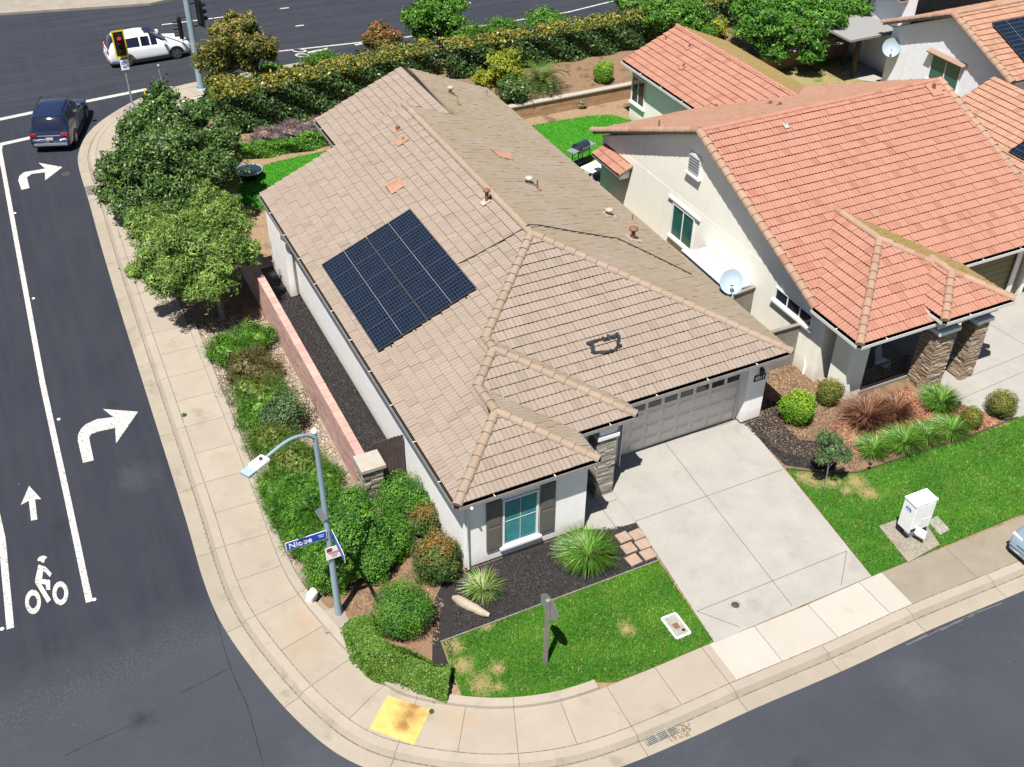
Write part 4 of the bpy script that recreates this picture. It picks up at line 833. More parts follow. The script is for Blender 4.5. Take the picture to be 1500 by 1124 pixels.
bm = MB(); bm.box((16.08, 1.66, 2.62), (18.3, 1.9, 2.97)); bm.box((18.2, .85, 2.72), (21.0, 1.2, 3.24)); bm.box((18.2, 1.2, 2.72), (18.5, 1.9, 3.2)); bm.build('porch_beam', 'fascia', h2)
for k, (x0, x1, y0, y1) in enumerate(((18.32, 19.12, .80, 1.60), (20.02, 20.62, .76, 1.36))):
    c = MB(); stone_block(c, x0, y0, x1, y1, 0.0, 2.5, 60+k, .075, .05); co = c.build('column', ['stone_tan', 'grout'], h2); MB().box((x0-.09, y0-.09, 2.5), (x1+.09, y1+.09, 2.64)).build('column_cap', 'trim_white', co)
rl = MB()
for z in (.22, .95): rl.box((16.08, 1.78, z), (18.32, 1.82, z+.04))
for k in range(20): x = 16.16+k*.112; rl.box((x-.009, 1.79, .26), (x+.009, 1.81, .95))
rl.build('railing', 'black_metal', h2)
MB().box((16.08, 1.64, .10), (18.32, 1.95, .18)).build('porch_curb', 'cap_stone', h2)
gd = MB()
for r in range(8): gd.box((21.2, 4.03, .02+r*.285), (26.0, 4.07, .29+r*.285))
gd.build('garage_door', 'olive_door', h2); MB().box((25.35, 3.9, 0), (25.62, 3.948, 2.9)).build('door_frame', 'garage_trim', h2)
window('window', h2, (15.14, 11.95, 1.78), E_Y, 1.6, 1.5, (-1, 0, 0), 1, 'glass_green')
window('window', h2, (15.14, 4.68, 2.22), E_Y, 2.15, .56, (-1, 0, 0), 2, 'glass_dark')
window('window', h2, (20.75, 24.7, 1.78), E_Y, 1.25, 1.45, (-1, 0, 0), 1, 'glass_dark')
window('window', h2, (17.3, 4.2, 1.75), E_X, 1.6, 1.3, (0, -1, 0), 1, 'glass_dark')
MB().box((15.06, 10.8, 2.62), (15.137, 13.1, 2.70)).build('window_head', 'trim_white', h2)
lv = MB(); lv.box((15.07, 11.2, 4.33), (15.137, 11.98, 5.2)); 
for k in range(6): lv.obox(np.array([15.05, 11.59, 4.45+k*.12]), E_Y, np.array([-.6, 0, .8]), np.array([.8, 0, .6]), .34, .05, .01, 1)
lv.build('gable_vent', ['trim_white', 'fascia_grey'], h2)
MB().box((14.99, 11.1, 4.25), (15.137, 12.08, 4.32)).build('vent_sill', 'trim_white', h2)
# tiled bump-out on the side wall
bp = MB(); bp.box((14.62, 16.25, 2.02), (15.139, 18.3, 2.38)); bpo = bp.build('side_bay', 'stucco_cream', h2)
b2 = MB(); roof_plane(b2, [(14.48, 16.1, 2.34), (14.48, 18.45, 2.34), (15.19, 18.45, 2.66), (15.19, 16.1, 2.66)], E_Y, 0, seed=33); caps(b2, (14.5, 16.12, 2.35), (15.15, 16.12, 2.64), 1, r=.11, seed=3); b2.build('bay_roof', ['tile_red', 'cap_red', 'soffit', 'soffit', 'soffit', 'underlay'], bpo)
wd = MB(); wd.tube([(15.08, 4.9, 0), (15.08, 4.9, .5)], .04, 0, 8); wd.build('hose_bib', 'trim_white', h2)
P2F = ((0, ay0, EZ+.05), (0, -PT, 1)); P2B = ((0, ay1, EZ+.05), (0, PT, 1)); P2W = ((bx0, 0, EZ+.05), (-PT, 0, 1))
pvent(1367, 131, P2F, .25, .08, False, 'rust', 'tile_orange', roof2, .4); pvent(1150, 184, P2F, .18, .03, False, 'cap_stone', 'cap_stone', roof2, .16); pvent(1128, 153, P2B, .15, .07, False, 'rust', 'tile_red', roof2, .12); pvent(1142, 155, P2B, .15, .07, False, 'rust', 'tile_red', roof2, .12); pvent(965, 186, P2B, .3, .03, False, 'rust', fl=0, parent=roof2)
pvent(1010, 70, P2W, .2, .06, False, 'rust', 'tile_red', roof2, .2); pvent(1001, 99, P2W, .2, .05, False, 'rust', 'tile_red', roof2, .2); pvent(1049, 159, P2W, .2, .07, False, 'rust', 'tile_red', roof2, .2); pvent(975, 58, P2W, .2, .03, False, 'rust', fl=0, parent=roof2)

# ================================================================ HOUSE 3 (pale blue, far right)
h3 = thing('pale_blue_house', 'pale blue-white house with orange tile roof at the top right', 'house')
e3 = 3.42; cx0, cx1, cy0, cy1 = 35.62, 52, 14.65, 23.85; CY = (cy0+cy1)/2; CZ = e3+PT*(CY-cy0)
r3 = MB()
roof_plane(r3, [(cx0, cy0, e3), (cx1, cy0, e3), (cx1, CY, CZ), (cx0, CY, CZ)], E_X, 0, seed=41); roof_plane(r3, [(cx0, cy1, e3), (cx1, cy1, e3), (cx1, CY, CZ), (cx0, CY, CZ)], E_X, 0, seed=42)
roof_plane(r3, [(30.6, 4, 3.02), (42, 4, 3.02), (42, 10.9, 3.02+PT*6.9), (30.6, 10.9, 3.02+PT*6.9)], E_X, 0, seed=43) if False else None
roof_plane(r3, [(29.6, 3.4, 2.7), (29.6, 14.0, 2.7), (33.5, 14.0, 2.7+PT*3.9), (33.5, 3.4, 2.7+PT*3.9)], E_Y, 0, seed=43)
roof_plane(r3, [(36.6, 23.9, 4.45), (50, 23.9, 4.45), (50, 30.5, 6.1), (36.6, 30.5, 6.1)], E_X, 0, seed=44)
roof3 = r3.build('roof', ['tile_orange', 'cap_red', 'soffit', 'soffit', 'soffit', 'underlay'], h3)
c3 = MB(); caps(c3, (cx0+.02, cy0, e3), (cx0+.02, CY, CZ), 0, r=.19, seed=61); caps(c3, (cx0+.02, cy1, e3), (cx0+.02, CY, CZ), 0, r=.17, seed=62); caps(c3, (cx1, CY, CZ), (cx0, CY, CZ), 0, r=.14, seed=63); c3.build('ridge_tiles', 'cap_red', roof3)
wl = MB()
wallrun(wl, [(36, 23.4), (36, 15.25), (51.6, 15.25), (51.6, 23.4), (36, 23.4)], 0, 3.3, True); wallrun(wl, [(30.2, 13.6), (30.2, 3.9), (36, 3.9)], 0, 2.62)
wall(wl, (37.2, 30), (37.2, 23.42), 0, 4.6)
wl.add([(36.005, cy0+.3, 3.2), (36.005, cy1-.3, 3.2), (36.005, CY, CZ-.15)], [(0, 2, 1)]); wl.add([(37.205, 23.45, 4.2), (37.205, 30, 4.2), (37.205, 30, 5.7)], [(0, 2, 1)])
wl.build('wall', 'stucco_blue', h3)
window('window', h3, (36, 19.15, 2.25), E_Y, 2.1, 1.35, (-1, 0, 0), 1, 'glass_green')
aw = MB(); aw.obox(np.array([35.86, 19.15, 3.06]), E_Y, np.array([1., 0, .35])/1.06, np.array([-.35, 0, 1.])/1.06, 1.3, .17, .035); aw.build('awning', 'cap_red', h3)
pc = MB(); pc.box((33.6, 23.9, 2.62), (37.1, 27.1, 2.74)); po = pc.build('patio_cover', 'fascia_grey', h3); pp_ = MB(); q = at(1248, 112); pp_.box((q[0]-.1, q[1]-.1, 0), (q[0]+.1, q[1]+.1, 2.62)); pp_.build('post', 'wood_post', po); pp_ = MB(); pp_.box((q[0]+.5, 26.5, 0), (q[0]+.7, 26.7, 2.62)); pp_.build('post', 'wood_post', po)
def dish(name, label, c, look, r, mast):
    t = thing(name, label, 'satellite dish', c); look = np.asarray(look, float); look /= np.linalg.norm(look); x = np.cross(look, (0, 0, 1.)); x /= np.linalg.norm(x); y = np.cross(x, look); ctr = np.array([0, 0, mast]); b = MB(); vs = []; R = 6; S = 24
    for i in range(R+1):
        for j in range(S): t_ = 2*PI*j/S; q = r*i/R; vs.append(ctr+x*q*math.cos(t_)+y*q*1.08*math.sin(t_)+look*(.12+.35*q*q/r))
    b.add(vs, [(i*S+j, i*S+(j+1) % S, (i+1)*S+(j+1) % S, (i+1)*S+j) for i in range(R) for j in range(S)], 0, smooth=True); b.build('reflector', 'dish', t)
    a = MB(); a.tube([(0, 0, 0), (0, 0, mast), tuple(ctr+look*.1)], .03, 0, 8); a.build('mast', 'galv', t)
    a = MB(); a.tube([ctr-y*r*.95+look*.4, ctr-y*r*.35+look*(r*1.25)], .014, 0, 6); a.obox(ctr-y*r*.33+look*(r*1.3), x, y, look, .06, .05, .09, 0); a.build('feed_arm', 'galv', t); return t
q = onplane(1068, 430, *PR); dish('satellite_dish', 'pale round satellite dish on the right eave of the tan roof', tuple(q-np.array([0, 0, .02])), (-.35, -.55, .62), .42, .45)
q = Px_ = at(1280, 86, 2.6); dish('satellite_dish', 'pale satellite dish on the pale blue house beside the patio cover', (35.75, 23.0, 1.9), (-.5, -.6, .5), .48, .35)
n3 = np.array([0, -sa, ca]); v3 = np.array([0, ca, sa])
q = onplane(1450, 37, (0, cy0, e3+.05), (0, -PT, 1)); ln = 3.4
solar('solar_array', 'small dark solar array on the roof of the pale blue house', q+n3*.14-v3*ln, E_X, v3, n3, 7.6, ln, 4, 2, (10, 6))
n4 = np.array([-sa, 0, ca]); v4 = np.array([ca, 0, sa]); q = onplane(1477, 225, (29.6, 0, 2.75), (-PT, 0, 1))
solar('solar_array', 'dark solar array on the low roof at the right edge', q+n4*.12-E_Y*4.6, v4, E_Y, n4, 2.4, 4.6, 1, 4, (8, 6))
# ================================================================ PLANTS
def leafset(c, R, n, size, r, shell=.62, mode='leaf', asp=.45, zmin=-.9, lumps=.16):
    """n leaves through the outer part of an ellipsoid; returns verts (n,4,3), tint, tip"""
    n = int(n*1.4); size = size*.84; d = r.normal(0, 1, (n*2, 3)); d /= np.linalg.norm(d, axis=1)[:, None]; d = d[d[:, 2] > zmin][:n]; n = len(d); ph = r.uniform(0, 6.28, 6)
    lm = 1+lumps*(np.sin(d[:, 0]*4.1+ph[0])*np.sin(d[:, 1]*4.7+ph[1])+np.sin(d[:, 2]*5.3+ph[2]+d[:, 0]*3)*.7+.5*np.sin(d[:, 1]*9+ph[3])*np.sin(d[:, 0]*8+ph[4]))
    rad = (shell+(1-shell)*r.rand(n)**.55)*lm*np.where(r.rand(n) < .05, r.uniform(1.04, 1.22, n), 1); P = np.asarray(c)+d*rad[:, None]*np.asarray(R)
    nm = d*.9+r.normal(0, .55, (n, 3)); nm[:, 2] += .35; nm /= np.linalg.norm(nm, axis=1)[:, None]
    if mode == 'spike': t = d*1.0+r.normal(0, .38, (n, 3)); t[:, 2] += .25
    elif mode == 'droop': t = d*.6+r.normal(0, .5, (n, 3)); t[:, 2] -= .5
    else: t = r.normal(0, 1, (n, 3))
    t -= nm*np.sum(t*nm, 1)[:, None]*(.0 if mode == 'spike' else 1); t /= np.linalg.norm(t, axis=1)[:, None]; b = np.cross(nm, t); b /= np.linalg.norm(b, axis=1)[:, None]+1e-9
    l = size*r.uniform(.6, 1.35, n); T_ = t*l[:, None]*.5; B_ = b*(l*asp*.5)[:, None]
    V = np.stack([P-T_, P-B_*.9+T_*.1, P+T_, P+B_*.9+T_*.1], 1)
    tint = np.clip(r.rand(n)**1.2*.7+.15+.28*np.sin(P[:, 0]*5.1+ph[0])*np.sin(P[:, 1]*4.3+ph[1]+P[:, 2]*3.7), 0, 1); tip = np.clip((d[:, 2]-.35)*1.6, 0, 1)*(rad > .86)*(r.rand(n) < .75)
    return V, tint, tip
def plant_mesh(name, sets, mat, parent=None, loc=None):
    V = np.concatenate([s[0] for s in sets]).reshape(-1, 3); ti = np.concatenate([s[1] for s in sets]); tp = np.concatenate([s[2] for s in sets])
    if loc is not None: V = V-np.asarray(loc)
    return npmesh(name, V, np.arange(len(V)), mat, parent, loc, ti, tp)
_sd = [100]
def nseed(): _sd[0] += 1; return np.random.RandomState(_sd[0])
def stems(mb, base, tops, r0=.03, m=0):
    for t in tops:
        b = np.asarray(base, float); t = np.asarray(t, float); mid = (b+t)/2+np.array([0, 0, .1]); mb.tube([b, mid, t], [r0, r0*.7, r0*.35], m, 6)
def bush(name, label, cat, px, py, wpx, ratio, mat, n, size, mode='leaf', asp=.45, group=None, sub=5, lumps=.16, zc=.8, lo=None, z0=0.):
    """a shrub seen centred at (px, py) in the photo, half-width wpx; stands on the ground"""
    r = nseed(); rx = .8
    for _ in range(6): c = at(px, py, z0+rx*ratio*zc); rx = wpx*mpp(c)
    rz = rx*ratio; base = np.array([c[0], c[1], z0]); sets = [leafset(c, (rx*.86, rx*.86, rz*.92), int(n*.6), size, r, mode=mode, asp=asp, lumps=lumps)]
    for k in range(sub):
        a = r.uniform(0, 2*PI); e = r.uniform(.0, .9); q = c+np.array([math.cos(a)*rx*.52, math.sin(a)*rx*.52, rz*(e-.3)*.7]); s = r.uniform(.38, .55); sets.append(leafset(q, (rx*s, rx*s, rz*s), int(n*.4/sub), size, r, mode=mode, asp=asp, lumps=lumps))
    # inner leaves so that the middle is not hollow
    sets.append(leafset(c, (rx*.6, rx*.6, rz*.66), int(n*.25), size*1.5, r, shell=.8, mode='leaf', asp=.7, lumps=lumps))
    for s in sets: s[0][:, :, 2] = np.maximum(s[0][:, :, 2], z0+.012)
    t = thing(name, label, cat, tuple(base), 0, group); plant_mesh('foliage', [(s[0]-base, s[1], s[2]) for s in sets], mat, t)
    b = MB(); stems(b, (0, 0, -.02), [(rx*.4*math.cos(a), rx*.4*math.sin(a), rz*1.0*zc) for a in (0.3, 2.3, 4.4)], .02+rx*.012); b.build('stem', 'bark', t); return t
def clump(name, label, cat, px, py, hgt, spread, mat, n, group=None, wd=.011, droop=.9, z0=0., extra=None, tipp=.12):
    """strap-leaved tuft"""
    if 'green' in mat: wd, n, droop, hgt = .0125, int(n*1.5), .92, hgt*.92
    r = nseed(); base = at(px, py, z0); K = 5; V = np.zeros((n, K, 2, 3)); a = r.uniform(0, 2*PI, n); s = spread*r.uniform(.25, 1.15, n); h = hgt*r.uniform(.55, 1.1, n); r0 = r.rand(n)**.5*spread*.28; w0 = wd*r.uniform(.7, 1.3, n)
    for k in range(K):
        u = k/(K-1); q = s*u**1.3; z = h*(u*1.9-u*u*droop*1.25)*.8; x = np.cos(a)*(r0+q); y = np.sin(a)*(r0+q); w_ = w0*(1-u*.9)
        V[:, k, 0] = np.stack([x-np.sin(a)*w_, y+np.cos(a)*w_, np.maximum(z, .01)], 1); V[:, k, 1] = np.stack([x+np.sin(a)*w_, y-np.cos(a)*w_, np.maximum(z, .01)+.004], 1)
    ii = np.arange(n)[:, None]*K*2; F = np.concatenate([np.stack([ii[:, 0]+k*2, ii[:, 0]+k*2+1, ii[:, 0]+k*2+3, ii[:, 0]+k*2+2], 1) for k in range(K-1)]); ti = np.tile(r.rand(n), K-1); tp = np.tile((r.rand(n) < tipp)*1.0, K-1)
    t = thing(name, label, cat, tuple(base), 0, group); npmesh('foliage', V, F, mat, t, None, ti, tp); return t
def tree(name, label, cat, base, lobes, mat, size, trunk='bark', r0=.12, mode='leaf', asp=.45, group=None, dens=1.0, lumps=.2, limbs=True, fork=.3):
    """lobes: (px, py, z, rpx, n [, flat])"""
    r = nseed(); base = np.asarray(base, float); t = thing(name, label, cat, tuple(base), 0, group); sets = []; b = MB(); cs = []
    for l in lobes:
        px, py, z, rp, n = l[:5]; fl = l[5] if len(l) > 5 else .85; c = at(px, py, z); R = rp*mpp(c); cs.append((c, R))
        sets.append(leafset(c, (R*.82, R*.82, R*fl*.82), int(n*dens*.34), size, r, mode=mode, asp=asp, lumps=lumps, shell=.5)); K_ = 9 if n > 1500 else 5
        for q_ in range(K_):
            dd = r.normal(0, 1, 3); dd[2] = abs(dd[2])*.8-.25; dd /= np.linalg.norm(dd); s_ = R*r.uniform(.26, .44); sets.append(leafset(c+dd*np.array([R, R, R*fl])*r.uniform(.62, .86), (s_, s_, s_*.8), int(n*dens*.72/K_), size, r, mode=mode, asp=asp, lumps=.2, shell=.35))
        sets.append(leafset(c, (R*.55, R*.55, R*fl*.55), int(n*dens*.15), size*1.7, r, shell=.8, asp=.7))
    for s in sets: s[0][:, :, 2] = np.maximum(s[0][:, :, 2], base[2]+.03)
    plant_mesh('crown', [(s[0]-base, s[1], s[2]) for s in sets], mat, t)
    C0 = np.mean([c for c, R in cs], 0)-base; f = C0*fork; f[2] = max(C0[2]*fork, .4); b.tube([(0, 0, -.05), f*.5+np.array([.04, .02, 0]), f], [r0*1.25, r0, r0*.8], 0, 9)
    for c, R in cs:
        e = c-base; m = f+(e-f)*.5+np.array([0, 0, .12]); b.tube([f*.92, m, e], [r0*.6, r0*.38, r0*.12], 0, 6)
        if limbs:
            for k in range(4): a = r.normal(0, 1, 3); a /= np.linalg.norm(a); a[2] = abs(a[2])*.6; b.tube([m, (m+e)/2+a*R*.3, e+a*R*.8], [r0*.25, r0*.16, r0*.04], 0, 5)
    b.build('trunk', trunk, t); return t
def hedge(name, label, path, wd, h, n, size, mat, z0=0., cat='hedge', tips=True, core=True, bow=.12):
    r = nseed(); path = [np.array(p, float) for p in path]; base = np.array([*path[0][:2], z0]); L_ = [np.linalg.norm(b-a) for a, b in zip(path[:-1], path[1:])]; tot = sum(L_); S = r.uniform(0, tot, n); P = np.zeros((n, 3)); out = np.zeros((n, 3)); acc = 0
    side = r.choice(4, n, p=[.38, .28, .18, .16]); u = r.uniform(-1, 1, n); v = r.uniform(0, 1, n); wob = .10*np.sin(S*2.1)+.08*np.sin(S*5.3+1)
    for (a, b), l in zip(zip(path[:-1], path[1:]), L_):
        k = (S >= acc) & (S < acc+l); d = (b-a)/l; nn = np.array([-d[1], d[0]]); q = a+d*((S[k]-acc)[:, None]); s_ = side[k]
        ofs = np.where(s_ == 0, u[k], np.where(s_ == 1, -1., np.where(s_ == 2, 1., u[k])))*wd/2*(1-.12*r.rand(k.sum())); zz_ = np.where(s_ == 0, h*(1-.1*r.rand(k.sum()))+wob[k], v[k]*h*.97)
        ofs += np.where(s_ == 3, 0, .12*np.sin(zz_*4+S[k]*3)); zz_ = zz_*(1-bow*(np.abs(ofs)/(wd/2))**2.5*(s_ != 1)*(s_ != 2)); ofs = ofs*np.where((s_ == 1) | (s_ == 2), 1-.5*bow*np.clip(zz_/h-.35, 0, 1), 1); P[k, :2] = q+nn*ofs[:, None]; P[k, 2] = z0+np.maximum(zz_, .03); o2 = np.where(s_ == 1, -1., np.where(s_ == 2, 1., 0.)); out[k, :2] = nn*o2[:, None]; out[k, 2] = np.where(s_ == 0, 1., .25); acc += l
    nm = out+r.normal(0, .55, (n, 3)); nm /= np.linalg.norm(nm, axis=1)[:, None]; t = r.normal(0, 1, (n, 3)); t -= nm*np.sum(t*nm, 1)[:, None]; t /= np.linalg.norm(t, axis=1)[:, None]; b = np.cross(nm, t); l = size*r.uniform(.6, 1.3, n); T_ = t*l[:, None]*.5; B_ = b*(l*.26)[:, None]
    V = np.stack([P-T_, P-B_, P+T_, P+B_], 1); tint = r.rand(n); tip = np.clip((P[:, 2]-z0-h*.84)/(h*.14), 0, 1)*(r.rand(n) < .62)*r.uniform(.3, 1, n)*(1 if tips else 0)
    th = thing(name, label, cat, tuple(base)); npmesh('foliage', V-base, np.arange(n*4), mat, th, None, tint, tip)
    if core:
        b = MB()
        for i_, (a, c) in enumerate(zip(path[:-1], path[1:])):
            if i_ == 0: a = a+(c-a)/np.linalg.norm(c-a)*.7
            if i_ == len(path)-2: c = c-(c-a)/np.linalg.norm(c-a)*.5
            d = (c-a)/np.linalg.norm(c-a); nn = np.array([-d[1], d[0], 0]); cc = np.array([*((a+c)/2), z0+h*.45])-base; b.obox(cc, np.array([*d, 0]), nn, np.array([0, 0, 1.]), np.linalg.norm(c-a)/2, wd*.33, h*.43)
        b.build('inner_foliage', mat, th)
    return th
# --- kerbside strip and corner
SH = 'shrubs along the side street wall'
bush('juniper_shrub', 'low bright green spiky shrub, the farthest in the strip beside the pink wall', 'shrub', 372, 497, 35, .55, 'leaf_juniper', 6500, .13, 'spike', .14, lumps=.3, sub=8)
bush('juniper_shrub', 'low bright green spiky shrub next to the kerb beside the tree shade', 'shrub', 340, 512, 42, .5, 'leaf_juniper', 7000, .13, 'spike', .14, lumps=.3, sub=8)
bush('juniper_shrub', 'brownish olive shrub between bright green ones in the kerbside strip', 'shrub', 370, 543, 48, .5, 'leaf_juniper_brown', 7750, .13, 'spike', .14, lumps=.3, sub=8)
bush('juniper_shrub', 'olive green flat shrub below the brownish one in the kerbside strip', 'shrub', 377, 573, 43, .5, 'leaf_juniper_olive', 7000, .13, 'spike', .14, lumps=.3, sub=8)
bush('juniper_shrub', 'small vivid green shrub left of the leafy grey-green bush', 'shrub', 376, 606, 35, .55, 'leaf_juniper', 5750, .13, 'spike', .14, lumps=.3, sub=8)
bush('leafy_shrub', 'loose grey-green leafy bush by the pink wall in the kerbside strip', 'shrub', 417, 603, 39, .95, 'leaf_greygreen', 3400, .085, 'leaf', .6, lumps=.28)
bush('juniper_shrub', 'muted green shrub under the street lamp arm', 'shrub', 396, 644, 42, .5, 'leaf_juniper_olive', 6750, .13, 'spike', .14, lumps=.3, sub=8)
bush('juniper_shrub', 'feathery yellow-green shrub behind the lamp head', 'shrub', 432, 682, 58, .5, 'leaf_juniper_olive', 8000, .10, 'spike', .14)
bush('feather_shrub', 'tall feathery vivid green shrub left of the street lamp pole', 'shrub', 440, 738, 60, .75, 'leaf_vivid', 11000, .17, 'spike', .10)
bush('feather_shrub', 'tufted green shrub hanging over the kerb below the street name sign', 'shrub', 452, 790, 43, .7, 'leaf_vivid', 6500, .15, 'spike', .10)
bush('rounded_shrub', 'yellow-green bush at the foot of the street lamp pole', 'shrub', 482, 832, 47, .85, 'leaf_bright', 9000, .085, 'leaf', .4)
bush('rounded_shrub', 'large deep green bush right of the street lamp pole', 'shrub', 528, 782, 58, .95, 'leaf_vivid', 11500, .09, 'leaf', .5)
bush('rounded_shrub', 'bright green bush in front of the wooden gate', 'shrub', 586, 727, 42, .85, 'leaf_vivid', 7500, .085, 'leaf', .45)
bush('rounded_shrub', 'dark green bush between the street lamp and the gate bush', 'shrub', 570, 785, 42, .85, 'leaf_vivid', 7000, .085, 'leaf', .45)
bush('red_tipped_shrub', 'smaller red-tipped shrub against the white side wall', 'shrub', 618, 762, 31, .9, 'leaf_redtip', 4800, .085, 'leaf', .45)
bush('red_tipped_shrub', 'large round red-tipped shrub at the front left corner of the white house', 'shrub', 637, 818, 42, 1.0, 'leaf_redtip', 8200, .085, 'leaf', .45)
bush('rounded_shrub', 'deep green leafy mound directly behind the street lamp pole', 'shrub', 508, 745, 40, .9, 'leaf_vivid', 6500, .085, 'leaf', .45)
bush('rounded_shrub', 'leafy green mound right of the lamp pole above the bare earth', 'shrub', 540, 822, 40, .85, 'leaf_vivid', 6500, .085, 'leaf', .45)
bush('rounded_shrub', 'bright green leafy mound between the gate bush and the small red-tipped shrub', 'shrub', 606, 742, 32, .9, 'leaf_vivid', 4600, .085, 'leaf', .45)
bush('feather_shrub', 'feathery green shrub between the lamp arm and the stone pillar', 'shrub', 470, 700, 34, .6, 'leaf_juniper', 6000, .13, 'spike', .12, lumps=.3)
bush('juniper_shrub', 'yellow-green spiky shrub beside the kerb below the lamp head', 'shrub', 408, 712, 36, .55, 'leaf_juniper', 6500, .13, 'spike', .14, lumps=.3, sub=8)
bush('juniper_shrub', 'spiky green shrub beside the kerb left of the tall feathery one', 'shrub', 426, 762, 30, .6, 'leaf_juniper', 5200, .13, 'spike', .14, lumps=.3, sub=8)
bush('juniper_shrub', 'mid green spiky shrub just above the lamp arm beside the leafy bush', 'shrub', 400, 585, 32, .55, 'leaf_juniper', 5200, .13, 'spike', .14, lumps=.3, sub=8)
bush('clipped_shrub', 'ball-shaped dark green clipped bush nearest the corner', 'shrub', 588, 893, 50, .95, 'leaf_vivid', 14000, .06, 'leaf', .45, lumps=.07, sub=7)
bush('small_shrub', 'tiny green seedling on bare earth between two bushes', 'shrub', 582, 818, 12, .8, 'leaf_vivid', 500, .07, 'leaf', .5, sub=2)
hg = [at(*p)[:2] for p in ((522, 922), (545, 958), (585, 985), (630, 1000), (660, 1004))]
hg = catmull([np.array(q) for q in hg], 4); hedge('corner_hedge', 'low curved green hedge along the corner kerb below the ball-shaped bush', hg, 1.0, .46, 34000, .075, 'leaf_hedge_low', 0., tips=False, core=False, bow=.7)
clump('strap_grass', 'tuft of strap-leaved grass beside the pale boulder', 'grass clump', 708, 868, .62, .62, 'blade_green', 420, tipp=.35)
clump('strap_grass', 'big tuft of strap-leaved grass under the front window', 'grass clump', 861, 820, .95, .85, 'blade_green', 1300, tipp=.08)
# --- right-hand bed
bush('round_shrub', 'lime green round clipped shrub on black mulch beside the driveway', 'shrub', 1169, 597, 30, 1.0, 'leaf_lime', 7000, .075, 'leaf', .5, lumps=.08)
bush('round_shrub', 'olive green round shrub beside the porch post', 'shrub', 1215, 574, 22, 1.1, 'leaf_olive', 4800, .06, 'leaf', .45, lumps=.06)
bush('round_shrub', 'small olive dome shrub between the grass tufts and the path', 'shrub', 1423, 612, 20, .85, 'leaf_olive', 3600, .06, 'leaf', .45, lumps=.06)
bush('round_shrub', 'olive dome shrub at the far right beside the neighbour path', 'shrub', 1468, 591, 28, .8, 'leaf_olive', 5200, .06, 'leaf', .45, lumps=.06)
for px, py, h, s, n, lb in ((1376, 597, .95, .72, 900, 'tall grass tuft in front of the stone column'), (1279, 664, .65, .62, 600, 'leftmost low grass tuft at the lawn edge'), (1322, 655, .75, .72, 800, 'wide low grass tuft second along the lawn edge'), (1358, 643, .62, .66, 620, 'low grass tuft third along the lawn edge'), (1393, 635, .68, .68, 700, 'low grass tuft beside the small olive dome shrub')): clump('grass_tuft', lb, 'grass clump', px, py, h, s, 'blade_green', n, tipp=.06)
clump('fountain_grass', 'reddish brown fountain grass below the porch railing', 'grass clump', 1268, 620, 1.0, .88, 'blade_red', 1500, wd=.013, droop=.8, tipp=.3)
clump('fountain_grass', 'smaller reddish brown fountain grass on the red mulch', 'grass clump', 1310, 610, .8, .75, 'blade_red', 900, wd=.013, droop=.8, tipp=.3)
sb = at(1208, 712); tree('young_tree', 'thin young tree with drooping leaves at the lawn corner', 'tree', sb, [(1218, 655, 1.5, 26, 1700), (1207, 640, 1.9, 15, 600), (1240, 668, 1.2, 14, 500), (1206, 672, 1.2, 14, 450)], 'leaf_greygreen', .10, 'bark_pale', .028, 'droop', .22, fork=.55)
# --- street trees on the left
DK = [(245, 235, 3.0, 62, 11000), (195, 255, 2.4, 48, 6500), (300, 245, 2.6, 52, 6500), (240, 175, 3.9, 42, 5200), (220, 205, 3.6, 46, 4600), (238, 150, 4.6, 24, 2100, 1.3), (232, 135, 5.0, 13, 700, 1.5), (325, 205, 3.0, 34, 3000), (185, 290, 1.8, 34, 3000), (250, 290, 2.0, 48, 4600), (165, 240, 2.4, 24, 1300), (285, 175, 3.2, 30, 2200), (205, 178, 3.3, 26, 1700), (330, 262, 1.6, 28, 1800), (160, 285, 1.6, 20, 900), (205, 315, 1.4, 24, 1100), (300, 160, 3.2, 20, 800)]
p = at(262, 300, 0); tree('dark_tree', 'large dark green multi-stemmed tree beside the side street', 'tree', (p[0], p[1], 0), DK, 'leaf_dark', .19, 'bark', .16, 'leaf', .5, lumps=.42, dens=1.12)
LT = [(285, 365, 3.0, 62, 8000), (235, 360, 2.8, 46, 5000), (325, 350, 3.0, 46, 4800), (300, 320, 3.6, 36, 3200), (250, 410, 2.3, 42, 4200), (310, 410, 2.3, 46, 4600), (355, 370, 2.7, 28, 1900), (215, 325, 3.0, 30, 2200), (330, 300, 3.5, 25, 1400), (300, 285, 3.9, 20, 900, 1.2), (205, 395, 2.4, 22, 1100), (345, 320, 3.0, 24, 1200)]
p = at(327, 466, 0); tree('light_tree', 'light green willowy tree with pale trunk over the sidewalk', 'tree', (p[0], p[1], 0), LT, 'leaf_light', .20, 'bark_pale', .10, 'leaf', .26, lumps=.35, dens=1.35, fork=.34)
